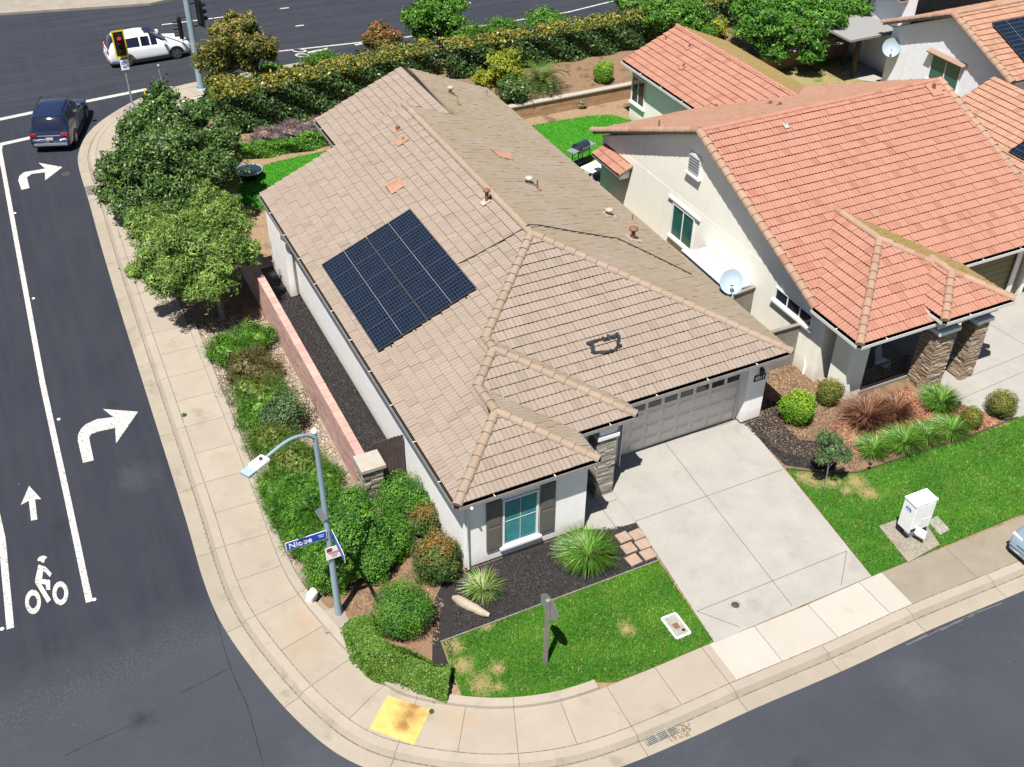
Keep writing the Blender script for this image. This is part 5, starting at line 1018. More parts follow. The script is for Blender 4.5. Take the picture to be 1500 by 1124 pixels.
# --- back hedge and plants
hedge('tall_hedge', 'tall dark glossy hedge with golden new growth behind the white house', [(1.2, 33.0), (5, 33.2), (10, 33.9), (13.2, 34.3)], 2.0, 2.35, 26000, .19, 'leaf_hedge', 0.)
hedge('tall_hedge', 'tall dark hedge with orange new growth behind the back terrace', [(13.4, 33.2), (18, 32.9), (24.5, 32.9), (31.5, 33.3)], 1.7, 1.9, 27000, .19, 'leaf_hedge', .74)
hedge('side_hedge', 'golden-tipped hedge end turning the corner beside the signal pole', [(2.1, 33.6), (1.6, 35.2), (2.3, 36.6)], 1.7, 1.6, 12000, .18, 'leaf_hedge', 0., core=False)
hedge('low_hedge', 'low clipped green hedge beside the fountain lawn', [at(345, 232)[:2], at(420, 222)[:2], at(486, 209)[:2]], .7, .62, 7000, .14, 'leaf_bright', 0., tips=False)
for px, py, w_, lb in ((392, 200, 27, 'left part of the grey-purple dry lavender mound between the two hedges'), (432, 194, 31, 'middle of the grey-purple dry lavender mound between the two hedges'), (470, 186, 27, 'right part of the grey-purple dry lavender mound beside the tan roof')): bush('lavender', lb, 'shrub', px, py, w_, .4, 'lavender', 5200, .15, 'spike', .13, lumps=.3, sub=7)
YZ = .74
bush('yellow_shrub', 'yellow-green leafy shrub left of the sago palm on the terrace', 'shrub', 742, 100, 30, 1.05, 'leaf_yellow', 4200, .16, 'leaf', .5, z0=YZ, lumps=.26)
bush('yellow_shrub', 'small bright yellow shrub at the terrace corner behind the tan roof', 'shrub', 710, 116, 20, .7, 'leaf_yellow', 1700, .13, 'leaf', .5, z0=YZ, lumps=.26)
bush('leafy_shrub', 'dark green broadleaf shrub below the yellow-green one', 'shrub', 752, 132, 26, .8, 'leaf_dark', 2600, .15, 'leaf', .5, z0=YZ, lumps=.26)
bush('clipped_shrub', 'lime green barrel-shaped clipped shrub on the back terrace', 'shrub', 884, 106, 17, 1.1, 'leaf_lime', 5000, .09, 'leaf', .4, z0=YZ, lumps=.04)
bush('dry_shrub', 'small dry straw-coloured shrub below the retaining wall', 'shrub', 852, 152, 9, .9, 'blade_dry', 500, .12, 'spike', .15, sub=2)
# sago palm
def sago(px, py, z0):
    r = nseed(); base = at(px, py, z0); t = thing('sago_palm', 'sago palm with a rosette of stiff feathery fronds on the terrace', 'palm', tuple(base)); b = MB(); b.tube([(0, 0, -.02), (0, 0, .45)], [.2, .17], 0, 10); b.build('trunk', 'bark', t)
    for k in range(46):
        a = k*2.39996; el = 1.25-1.5*(k/46); ln = r.uniform(1.45, 1.85); K = 12; pts = []
        for i in range(K+1): u = i/K; q = ln*u; e = el-u*u*.75; pts.append(np.array([math.cos(a)*q*math.cos(e), math.sin(a)*q*math.cos(e), .45+q*math.sin(e)]))
        V = []; sd = np.array([-math.sin(a), math.cos(a), 0])
        for i in range(1, K):
            d = pts[i+1]-pts[i-1]; d /= np.linalg.norm(d); w_ = .26*math.sin(PI*min(1, .12+i/K*.95))**.6
            for s in (-1, 1):
                for h in (0., .5): q = pts[i]+d*ln/K*h; tip = q+sd*s*w_+d*.08+np.array([0, 0, .07]); V.append([q-d*.018, q+d*.018, tip+d*.006, tip-d*.004])
        ra = pts[1:]; V += [[a_, b_, b_+np.array([0, 0, .02]), a_+np.array([0, 0, .02])] for a_, b_ in zip(ra[:-1], ra[1:])]; V = np.array(V); npmesh('frond', V, np.arange(len(V)*4), 'leaf_palm', t, None, np.full(len(V), r.rand()))
sago(792, 132, YZ)
# --- beyond the hedge: verge shrubs and street trees
for px, py, w_, q, m, lb in ((400, 104, 21, .55, 'leaf_bright', 'small round green shrub on the verge below the olive-gold tree'), (472, 95, 37, .5, 'leaf_juniper', 'wide low green mounded shrub on the verge beside the bike lane'), (540, 92, 24, .55, 'leaf_juniper', 'low green shrub on the verge below the reddish tree'), (384, 108, 14, .5, 'leaf_lime', 'small lime shrub at the hedge end on the verge'), (306, 150, 14, 1.0, 'leaf_dark', 'small dark round shrub behind the big dark tree'), (690, 50, 26, .6, 'leaf_juniper', 'green verge shrub right of the bright green street tree'), (735, 45, 33, .6, 'leaf_juniper', 'wide green verge shrub behind the orange-topped hedge'), (800, 33, 34, .6, 'leaf_bright', 'bright green verge shrub nearest the road bend')): bush('verge_shrub', lb, 'shrub', px, py, w_, q, m, int(w_*130), .16, 'spike' if 'juniper' in m else 'leaf', .22 if 'juniper' in m else .5)
tree('olive_gold_tree', 'olive-gold leafy tree beside the signal mast', 'tree', (4.7, 38.0, 0), [(345, 62, 3.0, 40, 4600), (310, 78, 2.4, 28, 2200), (378, 70, 2.6, 27, 2200), (350, 38, 3.7, 25, 1900), (330, 92, 1.9, 24, 1500), (365, 92, 1.9, 22, 1300), (302, 93, 1.9, 18, 900), (395, 80, 2.1, 15, 700), (365, 30, 3.9, 14, 600)], 'leaf_oliveyellow', .19, 'bark', .08, lumps=.32)
tree('reddish_tree', 'small reddish and green tree on the verge', 'tree', (*at(560, 84)[:2], 0), [(558, 55, 1.9, 24, 2300), (545, 62, 1.6, 17, 1000), (574, 60, 1.7, 17, 1000), (556, 42, 2.3, 15, 800)], 'leaf_autumn', .18, 'bark', .06, lumps=.32)
tree('green_tree', 'bright green street tree with dark trunk on the verge', 'tree', (*at(642, 74)[:2], 0), [(632, 20, 3.3, 32, 3000), (610, 30, 2.9, 24, 1600), (655, 28, 2.9, 26, 1800), (640, -5, 3.8, 28, 1800), (668, 8, 3.3, 18, 800), (622, 48, 2.3, 19, 1000), (660, 50, 2.2, 20, 1000)], 'leaf_bright', .2, 'bark', .12, lumps=.32, fork=.45)
tree('green_tree', 'small tree trunk and branch reaching in at the top beside the road', 'tree', (*at(899, 26)[:2], 0), [(915, 5, 2.2, 16, 800), (935, 8, 2.1, 14, 600), (905, -8, 2.6, 18, 900)], 'leaf_bright', .18, 'bark', .06, lumps=.32, fork=.6)
tree('orchard_tree', 'bright glossy green tree behind the left end of the red rear roof', 'tree', (27.8, 32.2, YZ), [(985, 22, 2.6, 30, 2800), (965, 30, 2.4, 24, 1600), (1015, 30, 2.4, 28, 2000), (1005, 8, 3.0, 28, 2000), (1030, 45, 1.9, 20, 1000), (960, 8, 3.0, 22, 1200)], 'leaf_bright', .2, 'bark', .1, lumps=.3)
tree('orchard_tree', 'dense dark green tree on the terrace behind the red rear roof', 'tree', (33.5, 29.8, YZ), [(1120, 30, 3.0, 36, 3600), (1095, 45, 2.4, 26, 1800), (1150, 48, 2.4, 32, 2600), (1130, 65, 1.8, 26, 1700), (1105, 5, 3.4, 34, 2600), (1160, 10, 3.3, 30, 2200), (1140, 80, 1.4, 18, 800)], 'leaf_vivid', .22, 'bark', .13, lumps=.3)
tree('orchard_tree', 'dense green tree beside the patio cover on the terrace', 'tree', (37.5, 30.0, YZ), [(1205, 30, 2.9, 36, 3400), (1190, 60, 2.0, 26, 1700), (1225, 42, 2.3, 24, 1500), (1200, 2, 3.4, 34, 2400), (1250, 10, 3.0, 30, 2000), (1188, 82, 1.3, 18, 800), (1280, 5, 3.2, 26, 1600)], 'leaf_vivid', .22, 'bark', .13, lumps=.3)
bush('golden_shrub', 'golden leaning shrub between the orchard trees and the red rear roof', 'shrub', 1052, 42, 14, 1.3, 'leaf_yellow', 1500, .16, 'leaf', .5, z0=YZ, lumps=.3)
hedge('tall_hedge', 'dark hedge with golden top behind the orchard trees at the top', [(31.6, 33.5), (38, 33.9), (46, 34.2)], 1.6, 1.9, 9000, .2, 'leaf_hedge', .74)
# tree out of the frame on the right that throws shade on the neighbour drive
tree('shade_tree', 'leafy tree at the far right casting shade on the neighbour driveway', 'tree', (24.4, -1.2, 0), [], 'leaf_bright', .2) if False else None
for px, py, w_ in ((269, 608, 4), (232, 497, 3), (632, 1042, 4)): bush('weed', ['little green weed in the sidewalk joint by the far turn arrow', 'tiny weed at the corner of the tactile pad', 'x'][0 if px == 269 else 1], 'weed', px, py, w_, .5, 'leaf_bright', 120, .06, 'spike', .25, sub=1) if px != 232 else None
# ================================================================ WALLS, GATE, FENCES
def facing_blocks(mb, x, y0, y1, z1, sgn, seed, bl=.40, bh=.20):
    r = np.random.RandomState(seed); z = 0; k = 0
    while z < z1-.01:
        h = min(bh, z1-z); y = y0-(k % 2)*bl/2
        while y < y1: a, b = max(y, y0)+.004, min(y+bl, y1)-.004; mb.box((x, a, z+.004), (x+sgn*(.02+r.uniform(0, .006)), b, z+h-.004), 0, tint=r.rand()) if b > a+.02 else None; y += bl
        z += h; k += 1
t = thing('block_wall', 'pink block garden wall between the side strip and the white house', 'wall', (0, 0, 0))
b = MB(); wx = -1.55; b.box((wx-.08, 4.3, -.05), (wx+.08, 18.8, 1.55), 1); facing_blocks(b, wx-.08, 4.3, 18.8, 1.55, -1, 4); facing_blocks(b, wx+.08, 4.3, 18.8, 1.55, 1, 5)
b.build('wall', ['block_pink', 'block_pink'], t); b = MB(); r = np.random.RandomState(9); y = 4.3
while y < 18.7: b.box((wx-.13, y+.004, 1.552), (wx+.15, y+.40, 1.64), 0, tint=r.rand()); y += .41
b.build('coping', 'block_pink', t)
t = thing('stone_pillar', 'stacked stone pillar with flat beige cap at the end of the pink wall', 'pillar', (0, 0, 0)); b = MB(); stone_block(b, -1.74, 3.62, -1.12, 4.24, -.02, 1.62, 77, .11, .05); b.build('pillar', ['stone_pillar', 'grout'], t); MB().box((-1.82, 3.52, 1.622), (-1.03, 4.32, 1.74)).build('cap', 'cap_stone', t)
t = thing('wooden_gate', 'dark brown wooden plank gate between the stone pillar and the white house', 'gate', (0, 0, 0)); b = MB(); r = np.random.RandomState(5); x = -1.1
while x < -.04: w_ = .118; h = 1.72+r.uniform(-.02, .02); b.box((x, 4.62, .04), (x+w_-.008, 4.645, h)); b.add([(x, 4.62, h), (x+w_-.008, 4.62, h), (x+w_*.5, 4.62, h+.035), (x, 4.645, h), (x+w_-.008, 4.645, h), (x+w_*.5, 4.645, h+.035)], [(0, 1, 2), (5, 4, 3), (1, 4, 5, 2), (0, 2, 5, 3)]); x += w_
b.build('planks', 'wood_gate', t); b = MB(); b.box((-1.1, 4.647, .35), (-.04, 4.69, .45)); b.box((-1.1, 4.647, 1.35), (-.04, 4.69, 1.45)); b.build('rail', 'wood_gate', t)
def fence(name, label, a, b_, h, mat, bw=.14):
    a = np.array([*a, 0.]); b_ = np.array([*b_, 0.]); l = np.linalg.norm(b_-a); d = (b_-a)/l; n = np.array([-d[1], d[0], 0]); up = np.array([0, 0, 1.]); t = thing(name, label, 'fence', tuple(a)); b = MB(); k = int(l/bw); r = np.random.RandomState(3)
    for i in range(k): b.obox(d*(bw*(i+.5))+up*(h/2-.02)+n*r.uniform(0, .006), d, n, up, bw/2-.006, .01, h/2+r.uniform(-.015, .01))
    b.build('boards', mat, t); b = MB()
    for z in (.3, h*.55): b.obox(d*l/2+up*z+n*.045, d, n, up, l/2, .02, .045)
    b.build('rail', mat, t); MB().obox(d*l/2+up*(h+.025), d, n, up, l/2, .07, .02).build('cap_rail', 'wood_grey' if mat != 'trim_white' else mat, t); return t
fence('board_fence', 'grey board fence closing the side yard beside the garage', (12.3, 4.2), (15.18, 4.15), 1.8, 'wood_grey')
fence('side_fence', 'pale picket fence beside the cream house wall, seen over the tan eave', (14.1, 6.9), (14.15, 10.4), 1.75, 'trim_white', .12)
fence('side_fence', 'short tan board fence below the satellite dish', (14.1, 6.85), (15.18, 6.95), 1.75, 'wood_grey', .12)
t = thing('retaining_wall', 'low tan retaining wall with pale cap at the back of the yards', 'wall', (0, 0, 0)); b = MB(); r = np.random.RandomState(8)
for k in range(4):
    x = 12.6
    while x < 52: l = r.uniform(1.6, 2.6); b.box((x+.01, 27.72+r.uniform(0, .015), k*.185-.01), (min(x+l, 52)-.01, 27.92, k*.185+.178)); x += l
b.build('planks', ['wood_plank'], t); MB().box((12.6, 27.66, .735), (52, 28.02, .80)).build('cap', 'cap_stone', t)
# ================================================================ STREET LAMP with signs
PB = at(496.7, 901); t = thing('street_lamp', 'blue-grey street lamp on the corner with curved arm and street signs', 'street lamp', tuple(PB))
b = MB(); b.lathe((0, 0, 0), [(.16, 0), (.16, .04), (.13, .06)], 0, 14); b.tube([(0, 0, .03), (0, 0, 3.5), (0, 0, 6.78)], [.098, .08, .06], 0, 14); b.build('pole', 'pole_blue', t)
arm = catmull([(0, 0, 6.55), (-.25, -.11, 6.85), (-.75, -.36, 7.05), (-1.42, -.80, 7.10)], 6); b = MB(); b.tube(arm, [.045]*len(arm), 0, 8); b.build('arm', 'pole_blue', t); MB().lathe((0, 0, 6.78), [(.075, 0), (.075, .06), (.03, .12), (0, .13)], 0, 12).build('pole_cap', 'white_metal', t)
dx = np.array([-.86, -.50, 0.]); dx /= np.linalg.norm(dx); dy = np.array([-dx[1], dx[0], 0]); up = np.array([0, 0, 1.]); b = MB(); b.obox(np.array([-1.42, -.80, 7.10])+dx*.18, dx, dy, up, .22, .15, .055, 0); h = b.build('lamp_head', 'white_metal', t); mod = h.modifiers.new('bevel', 'BEVEL'); mod.width = .03; mod.segments = 2
MB().obox(np.array([-1.42, -.80, 7.07])+dx*.52, dx, dy, up, .14, .14, .035, 0).build('lamp_glass', 'dish', h); MB().lathe(np.array([-1.42, -.80, 7.155])+dx*.12, [(.045, 0), (.045, .05), (0, .055)], 0, 10).build('photocell', 'iron', h)
sg = MB(); zc = 3.36; sg.box((-1.17, -.105, zc-.15), (-.06, -.095, zc+.15)); so_ = sg.build('street_sign', 'sign_white', t); MB().box((-1.15, -.110, zc-.13), (-.08, -.1055, zc+.13)).build('sign_face', 'sign_blue', so_)
text_mesh('sign_text', 'Niobe', .25, 'sign_white', so_, frame4((-.78, -.114, zc-.01), (1, 0, 0), (0, 0, 1))); MB().box((-.30, -.113, zc+.03), (-.14, -.1105, zc+.05)).box((-.27, -.113, zc-.03), (-.15, -.1105, zc-.012)).build('small_print', 'sign_white', so_)
s2 = MB(); s2.box((.095, -1.05, 3.1), (.105, -.02, 3.4)); s2o = s2.build('street_sign', 'sign_white', t); MB().box((.1055, -1.03, 3.12), (.110, -.04, 3.38)).build('sign_face', 'sign_blue', s2o); MB().box((.09, -1.03, 3.12), (.0945, -.04, 3.38)).build('sign_face', 'sign_blue', s2o)
s3 = MB(); s3.box((-.17, -.125, 2.42), (.27, -.115, 2.86)); s3o = s3.build('warning_sign', 'sign_white', t); lt = MB()
lt.box((-.13, -.128, 2.70), (.02, -.1255, 2.83)); 
for z, a, e in ((2.655, -.10, .22), (2.61, -.08, .20), (2.55, -.02, .15), (2.49, -.01, .14)): lt.box((a, -.128, z), (e, -.1255, z+.022))
lt.build('sign_print', 'sign_red', s3o)
s4 = MB(); s4.obox(np.array([-.09, -.05, 4.05]), np.array([.35, .94, 0]), np.array([.94, -.35, 0]), up, .005, .005, .005); s4 = MB(); q = np.array([-.12, .0, 4.0]); a_ = np.array([.45, -.89, 0]); s4.add([q+up*.27, q+a_*.24, q-up*.27, q-a_*.24, q+up*.27+np.array([.01, .005, 0]), q+a_*.24+np.array([.01, .005, 0]), q-up*.27+np.array([.01, .005, 0]), q-a_*.24+np.array([.01, .005, 0])], [(0, 1, 2, 3), (7, 6, 5, 4), (0, 4, 5, 1), (1, 5, 6, 2), (2, 6, 7, 3), (3, 7, 4, 0)]); s4.build('diamond_sign', 'aluminium', t)
pd = MB(); pd.box((-.55, -.50, -.02), (.18, .28, .06)); o = pd.build('lamp_footing', 'pad', t)
o = MB().obox(np.array([0, 0, .22]), np.array([.8, .6, 0]), np.array([-.6, .8, 0]), up, .16, .12, .24).build('utility_post', 'white_metal', None, (-4.42, .88, 0)); m_ = o.modifiers.new('bevel', 'BEVEL'); m_.width = .06; m_.segments = 3; o.rotation_euler = (.25, .1, 0); tag(o, 'squat white plastic utility box leaning at the bush beside the kerb', 'utility box')
# stop sign seen edge-on from behind
PB = at(798, 973); t = thing('stop_sign', 'stop sign seen from behind on a wooden post in the front lawn', 'sign', tuple(PB)); b = MB(); b.obox(np.array([.01, 0, 1.28]), E_X, E_Y, up, .05, .05, 1.3); b.build('post', 'wood_grey', t)
b = MB(); vs = []
for e in (0, 1):
    for k in range(8): a = PI/8+k*PI/4; vs.append((.066+e*.006, math.cos(a)*.41, 2.28+math.sin(a)*.41))
b.add(vs, [tuple(range(7, -1, -1)), tuple(range(8, 16))]+[(k, (k+1) % 8, 8+(k+1) % 8, 8+k) for k in range(8)]); po = b.build('sign_plate', 'aluminium', t); po.rotation_euler = (0, 0, math.radians(8))
b = MB(); vs = [(.0735, math.cos(PI/8+k*PI/4)*.385, 2.28+math.sin(PI/8+k*PI/4)*.385) for k in range(8)]; b.add(vs, [tuple(range(8))]); b.build('sign_face', 'sign_red', po); text_mesh('sign_text', 'STOP', .27, 'sign_white', po, frame4((.077, 0, 2.28), (0, 1, 0), (0, 0, 1)), .001)
# ================================================================ TRAFFIC SIGNALS
def head(parent, c, face, backplate, lit=None, k=1.0, border='yellow'):
    """three-lamp signal head; face = outward direction"""
    f = np.asarray(face, float); f /= np.linalg.norm(f); x = np.cross(f, up); c = np.asarray(c, float); b = MB()
    for i in range(3): b.obox(c+up*(.33*(1-i))*k, x, f, up, .15*k, .10*k, .16*k)
    ho = b.build('signal_head', 'black_metal', parent)
    if backplate:
        bp = MB(); bp.obox(c-f*.02, x, f, up, .30*k, .006, .66*k); bo_ = bp.build('backplate', 'black_metal', ho); br = MB()
        for s in (-1, 1): br.obox(c+x*s*.27*k-f*.01, x, f, up, .035*k, .008, .66*k); br.obox(c+up*s*.63*k-f*.01, x, f, up, .235*k, .008, .035*k)
        br.build('border', border, bo_)
    for i in range(3):
        q = c+up*(.33*(1-i))*k+f*.105*k; l = MB(); vs = [q+x*math.cos(t_)*.105*k+up*math.sin(t_)*.105*k for t_ in np.linspace(0, 2*PI, 16, endpoint=False)]; l.add(vs, [tuple(range(16))] if np.dot(np.cross(vs[1]-vs[0], vs[2]-vs[1]), f) > 0 else [tuple(range(15, -1, -1))]); l.build('lamp', 'red_lamp' if i == lit else 'dark', ho)
        v = MB(); vv = []
        for e in (0, .22):
            for t_ in np.linspace(-.25, PI+.25, 13): vv.append(q+f*e*k+x*math.cos(t_)*.115*k+up*math.sin(t_)*.115*k)
        v.add(vv, [(j, j+1, 14+j, 13+j) for j in range(12)]); v.build('visor', 'black_metal', ho)
    return ho
B1 = np.array([-2.62, 37.35, 0]); t = thing('signal_post', 'traffic signal post with yellow-bordered head showing red behind the dark tree', 'traffic light', tuple(B1))
b = MB(); b.lathe((0, 0, 0), [(.15, 0), (.12, .3), (.06, .34)], 0, 12); b.tube([(0, 0, .2), (0, 0, 2.95)], .055, 0, 10); b.build('post', 'galv', t); head(t, (0, -.12, 3.62), (.02, -1, 0), True, 0, 1.05)
s = MB(); s.box((-.18, -.09, 2.25), (.24, -.075, 2.78)); so2 = s.build('crossing_sign', 'sign_white', t); l = MB()
for z, a, e in ((2.62, -.12, .16), (2.54, -.12, .1), (2.42, -.08, .18), (2.34, -.08, .12)): l.box((a, -.0935, z), (e, -.0905, z+.05))
l.build('sign_print', 'sign_blue', so2)
for q in ((.75, .1, .9), (1.75, -.35, .85)): 
    b = MB(); b.tube([(q[0], q[1], 0), (q[0], q[1], 1.0)], .04, 0, 8)
    o = tag(b.build('push_button_post', 'yellow', None, tuple(B1)), 'short yellow pole half hidden behind the dark tree near the signal post', 'post', 'yellow poles by the crossing')
B2 = at(295, 130); t = thing('signal_mast', 'thick blue-grey signal mast rising out of the picture on the far corner', 'traffic light', tuple(B2))
b = MB(); b.lathe((0, 0, 0), [(.34, 0), (.34, .05), (.24, .08)], 0, 16); b.tube([(0, 0, .05), (0, 0, 4), (0, 0, 8.2)], [.19, .165, .13], 0, 16); b.build('mast', 'pole_blue', t); b = MB(); b.tube([(0, 0, 7.6), (-2, 3, 8.0), (-5.5, 8.2, 8.3)], [.11, .09, .06], 0, 10); b.build('mast_arm', 'pole_blue', t)
head(t, (-.55, .0, 3.45), (-1, .12, 0), True, None, 1.1, 'black_metal'); [MB().tube([q_, (0, 0, q_[2])], .03, 0, 6).build('bracket', 'black_metal', t) for q_ in ((-.55, 0, 4.0), (-.55, 0, 2.8), (.65, .25, 4.6), (.65, .25, 3.4))]
head(t, (.65, .25, 4.0), (.93, .35, 0), True, None, 1.1, 'black_metal')
p = at(237, 121); o = tag(MB().tube([(0, 0, 0), (0, 0, .95)], .04, 0, 8).lathe((0, 0, .9), [(.05, 0), (.09, .03), (.09, .12), (0, .15)], 0, 10).build('push_button_post', 'galv', None, (p[0], p[1], 0)), 'short grey push-button post at the far corner behind the dark tree', 'post')
# ================================================================ MAILBOX
t = thing('cluster_mailbox', 'white cluster mailbox with parcel lockers on a concrete pad in the lawn', 'mailbox', (12.97, -4.48, 0)); t.rotation_euler = (0, 0, math.radians(-1))
pdm = MB().box((-.83, -.84, -.02), (.55, .66, .045)); 
tag(MB().prism([at(*q)[:2] for q in ((1287, 772), (1330, 825), (1376, 799), (1345, 752))], -.02, .045).build('mailbox_pad', 'pad'), 'square concrete pad under the white mailbox', 'pad')
b = MB(); b.box((-.40, -.24, .42), (.40, .24, 1.50)); b.box((-.42, -.26, 1.502), (.42, .26, 1.545)); bo_ = b.build('body', 'white_metal', t); MB().box((-.15, -.13, .04), (.15, .13, .418)).build('pedestal', 'white_metal', t)
for c in range(2):
    n_ = (8, 6)[c]; 
    for r_ in range(n_): 
        if c == 1 and r_ >= 5: continue
        z1 = 1.46-r_*.112; x0 = -.36+c*.37; dd = MB().box((x0, -.258, z1-.10), (x0+.345, -.2405, z1)); dd.build('door', 'white_metal', bo_)
MB().box((.01, -.262, .46), (.36, -.2405, .88)).build('parcel_door', 'white_metal', bo_); MB().box((-.34, -.262, .46), (-.06, -.2405, .55)).build('mail_slot', 'dark', bo_)
MB().box((-.404, -.10, 1.16), (-.4005, .12, 1.28)).build('emblem', 'sign_blue', bo_); MB().box((-.4065, -.06, 1.18), (-.4045, .10, 1.215)).build('emblem_stripe', 'sign_white', bo_)
dr = MB(); dr.obox(np.array([-.10, -.42, .50]), np.array([.3, -.95, 0]), np.array([.95, .3, 0]), up, .18, .012, .15); dr.build('open_door', 'white_metal', bo_)
tag(MB().prism([at(*q)[:2] for q in ((1359, 765), (1377, 785), (1391, 777), (1372, 757))], -.02, .04).build('utility_slab', 'lid'), 'small concrete utility slab right of the white mailbox', 'slab')
# meter box in the lawn, boulder, pavers
def rrect(w_, l_, r_, n=5): return [(sx*(w_-r_)+math.cos(a)*r_, sy*(l_-r_)+math.sin(a)*r_) for (sx, sy, a0) in ((1, 1, 0), (-1, 1, PI/2), (-1, -1, PI), (1, -1, 1.5*PI)) for a in np.linspace(a0, a0+PI/2, n)]
c = at(990, 918); t = thing('meter_box', 'rounded concrete meter box with white rim in the front lawn', 'meter box', (c[0], c[1], .0)); t.rotation_euler = (0, 0, math.radians(0)); MB().prism(rrect(.26, .42, .07), 0, .05).build('rim', 'trim_white', t); MB().prism(rrect(.20, .36, .04), .05, .056).build('cover', 'lid', t); MB().box((-.09, -.12, .056), (.07, .08, .062)).build('reader_lid', 'lid_brown', t); MB().lathe((.10, -.23, .056), [(0, .006), (.05, .006), (.05, 0)], 0, 12).build('plug', 'dark', t)
for k, (px, py) in enumerate([(913, 787), (933, 783), (921, 803), (942, 797), (928, 820), (949, 812)]):
    c = at(px, py, .05); o = MB().box((-.20, -.19, 0), (.20, .19, .05)).build('paver', 'paver', None, (c[0], c[1], .012)); o.rotation_euler = (0, 0, .05+.03*math.sin(k*2)); tag(o, 'square tan stepping paver in the row beside the driveway on black mulch', 'paver', 'six tan pavers beside the driveway')
A, B_ = at(657, 876, .1), at(716, 902, .1); A = A+np.array([.12, 0, 0]); d = B_-A; b = MB(); r = np.random.RandomState(2); pth = [A+d*u+np.array([r.uniform(-.03, .03), r.uniform(-.03, .03), 0]) for u in np.linspace(0, 1, 9)]; b.tube([q-A for q in pth], [.06, .13, .15, .155, .15, .14, .13, .11, .06], 0, 9); o = b.build('pale_log', 'boulder', None, tuple(A)); tag(o, 'pale weathered log lying on black mulch by the grass tuft', 'log')
# fountain basin, barbecue, path lights, hose
c = at(366, 262); t = thing('fountain', 'round dark water basin with pale rim on the small back lawn', 'fountain', tuple(c)); MB().lathe((0, 0, 0), [(.30, 0), (.28, .12), (.50, .28), (.66, .42), (.66, .47)], 0, 32).build('bowl', 'black_metal', t); MB().lathe((0, 0, .47), [(.665, 0), (.65, .014), (.625, .012), (.62, -.02)], 0, 32).build('rim', 'fountain_rim', t); MB().lathe((0, 0, .44), [(0, 0), (.63, 0)], 0, 32).build('water', 'glass_dark', t); MB().lathe((0, 0, .40), [(.05, 0), (.03, .12), (.04, .16), (0, .17)], 0, 10).build('spout', 'galv', t)
c = at(850, 242); t = thing('barbecue', 'black lidded barbecue grill with side shelves on the back lawn', 'barbecue', (c[0], c[1], .0), math.radians(20)); b = MB()
for x in (-.42, .42):
    for y in (-.2, .2): b.tube([(x*.8, y, 0), (x, y, .85)], .022, 0, 6)
b.box((-.36, -.2, .2), (.36, .2, .23)); b.build('stand', 'black_metal', t); vs = []
b = MB(); b.box((-.38, -.27, .80), (.38, .27, .98))
for e, x in enumerate((-.38, .38)):
    for q in np.linspace(0, PI, 9): vs.append((x, math.cos(q)*.27, .985+math.sin(q)*.24))
b.add(vs, [(j, j+1, 10+j, 9+j) for j in range(8)]+[tuple(range(9)), tuple(range(17, 8, -1))], smooth=False); b.build('lid', 'glass_dark', t); MB().box((.40, -.24, .92), (.80, .24, .96)).build('shelf', 'galv', t); MB().box((-.80, -.24, .92), (-.40, .24, .96)).build('shelf', 'galv', t); MB().tube([(-.3, -.33, 1.05), (.3, -.33, 1.05)], .014, 0, 6).build('handle', 'galv', t)
c = at(860, 255); t = thing('patio_table', 'white low garden table beside the cream wall', 'table', (c[0]+.1, c[1]-.6, .02), .3); b = MB().box((-.65, -.4, .62), (.65, .4, .66)); b.build('table_top', 'trim_white', t)
for x in (-.55, .55):
    for y in (-.3, .3): MB().box((x-.03, y-.03, 0), (x+.03, y+.03, .618)).build('leg', 'trim_white', t)
p = at(1176, 548); o = tag(MB().tube([(0, 0, 0), (.02, 0, .35), (.06, .12, .62)], [.05, .045, .02], 0, 8).build('standpipe', 'trim_white', None, (p[0], p[1], 0)), 'white pipe stub with a lever beside the cream house wall', 'pipe')
for k, (px, py) in enumerate([(1402, 600), (1462, 615), (1272, 690)]): 
    p = at(px, py); o = tag(MB().tube([(0, 0, 0), (0, 0, .28)], .012, 0, 6).lathe((0, 0, .26), [(.0, .12), (.07, .06), (.07, .04), (.03, 0)], 0, 10).build('path_light', 'black_metal', None, (p[0], p[1], 0)), 'little black path light in the neighbour flower bed', 'path light', 'path lights in the neighbour bed')
p = at(1312, 540, .12); t = thing('folding_chair', 'blue and white garden chair behind the porch railing', 'chair', (17.7, 2.3, .1), .4); MB().box((-.24, -.22, .40), (.24, .24, .44)).build('seat', 'sign_white', t); MB().obox(np.array([0, .27, .70]), E_X, np.array([0, .25, .97]), np.array([0, .97, -.25]), .24, .27, .015).build('backrest', 'dish', t)
for x in (-.21, .21):
    for y in (-.18, .2): MB().tube([(x, y, 0), (x, y, .40)], .015, 0, 6).build('leg', 'white_metal', t)
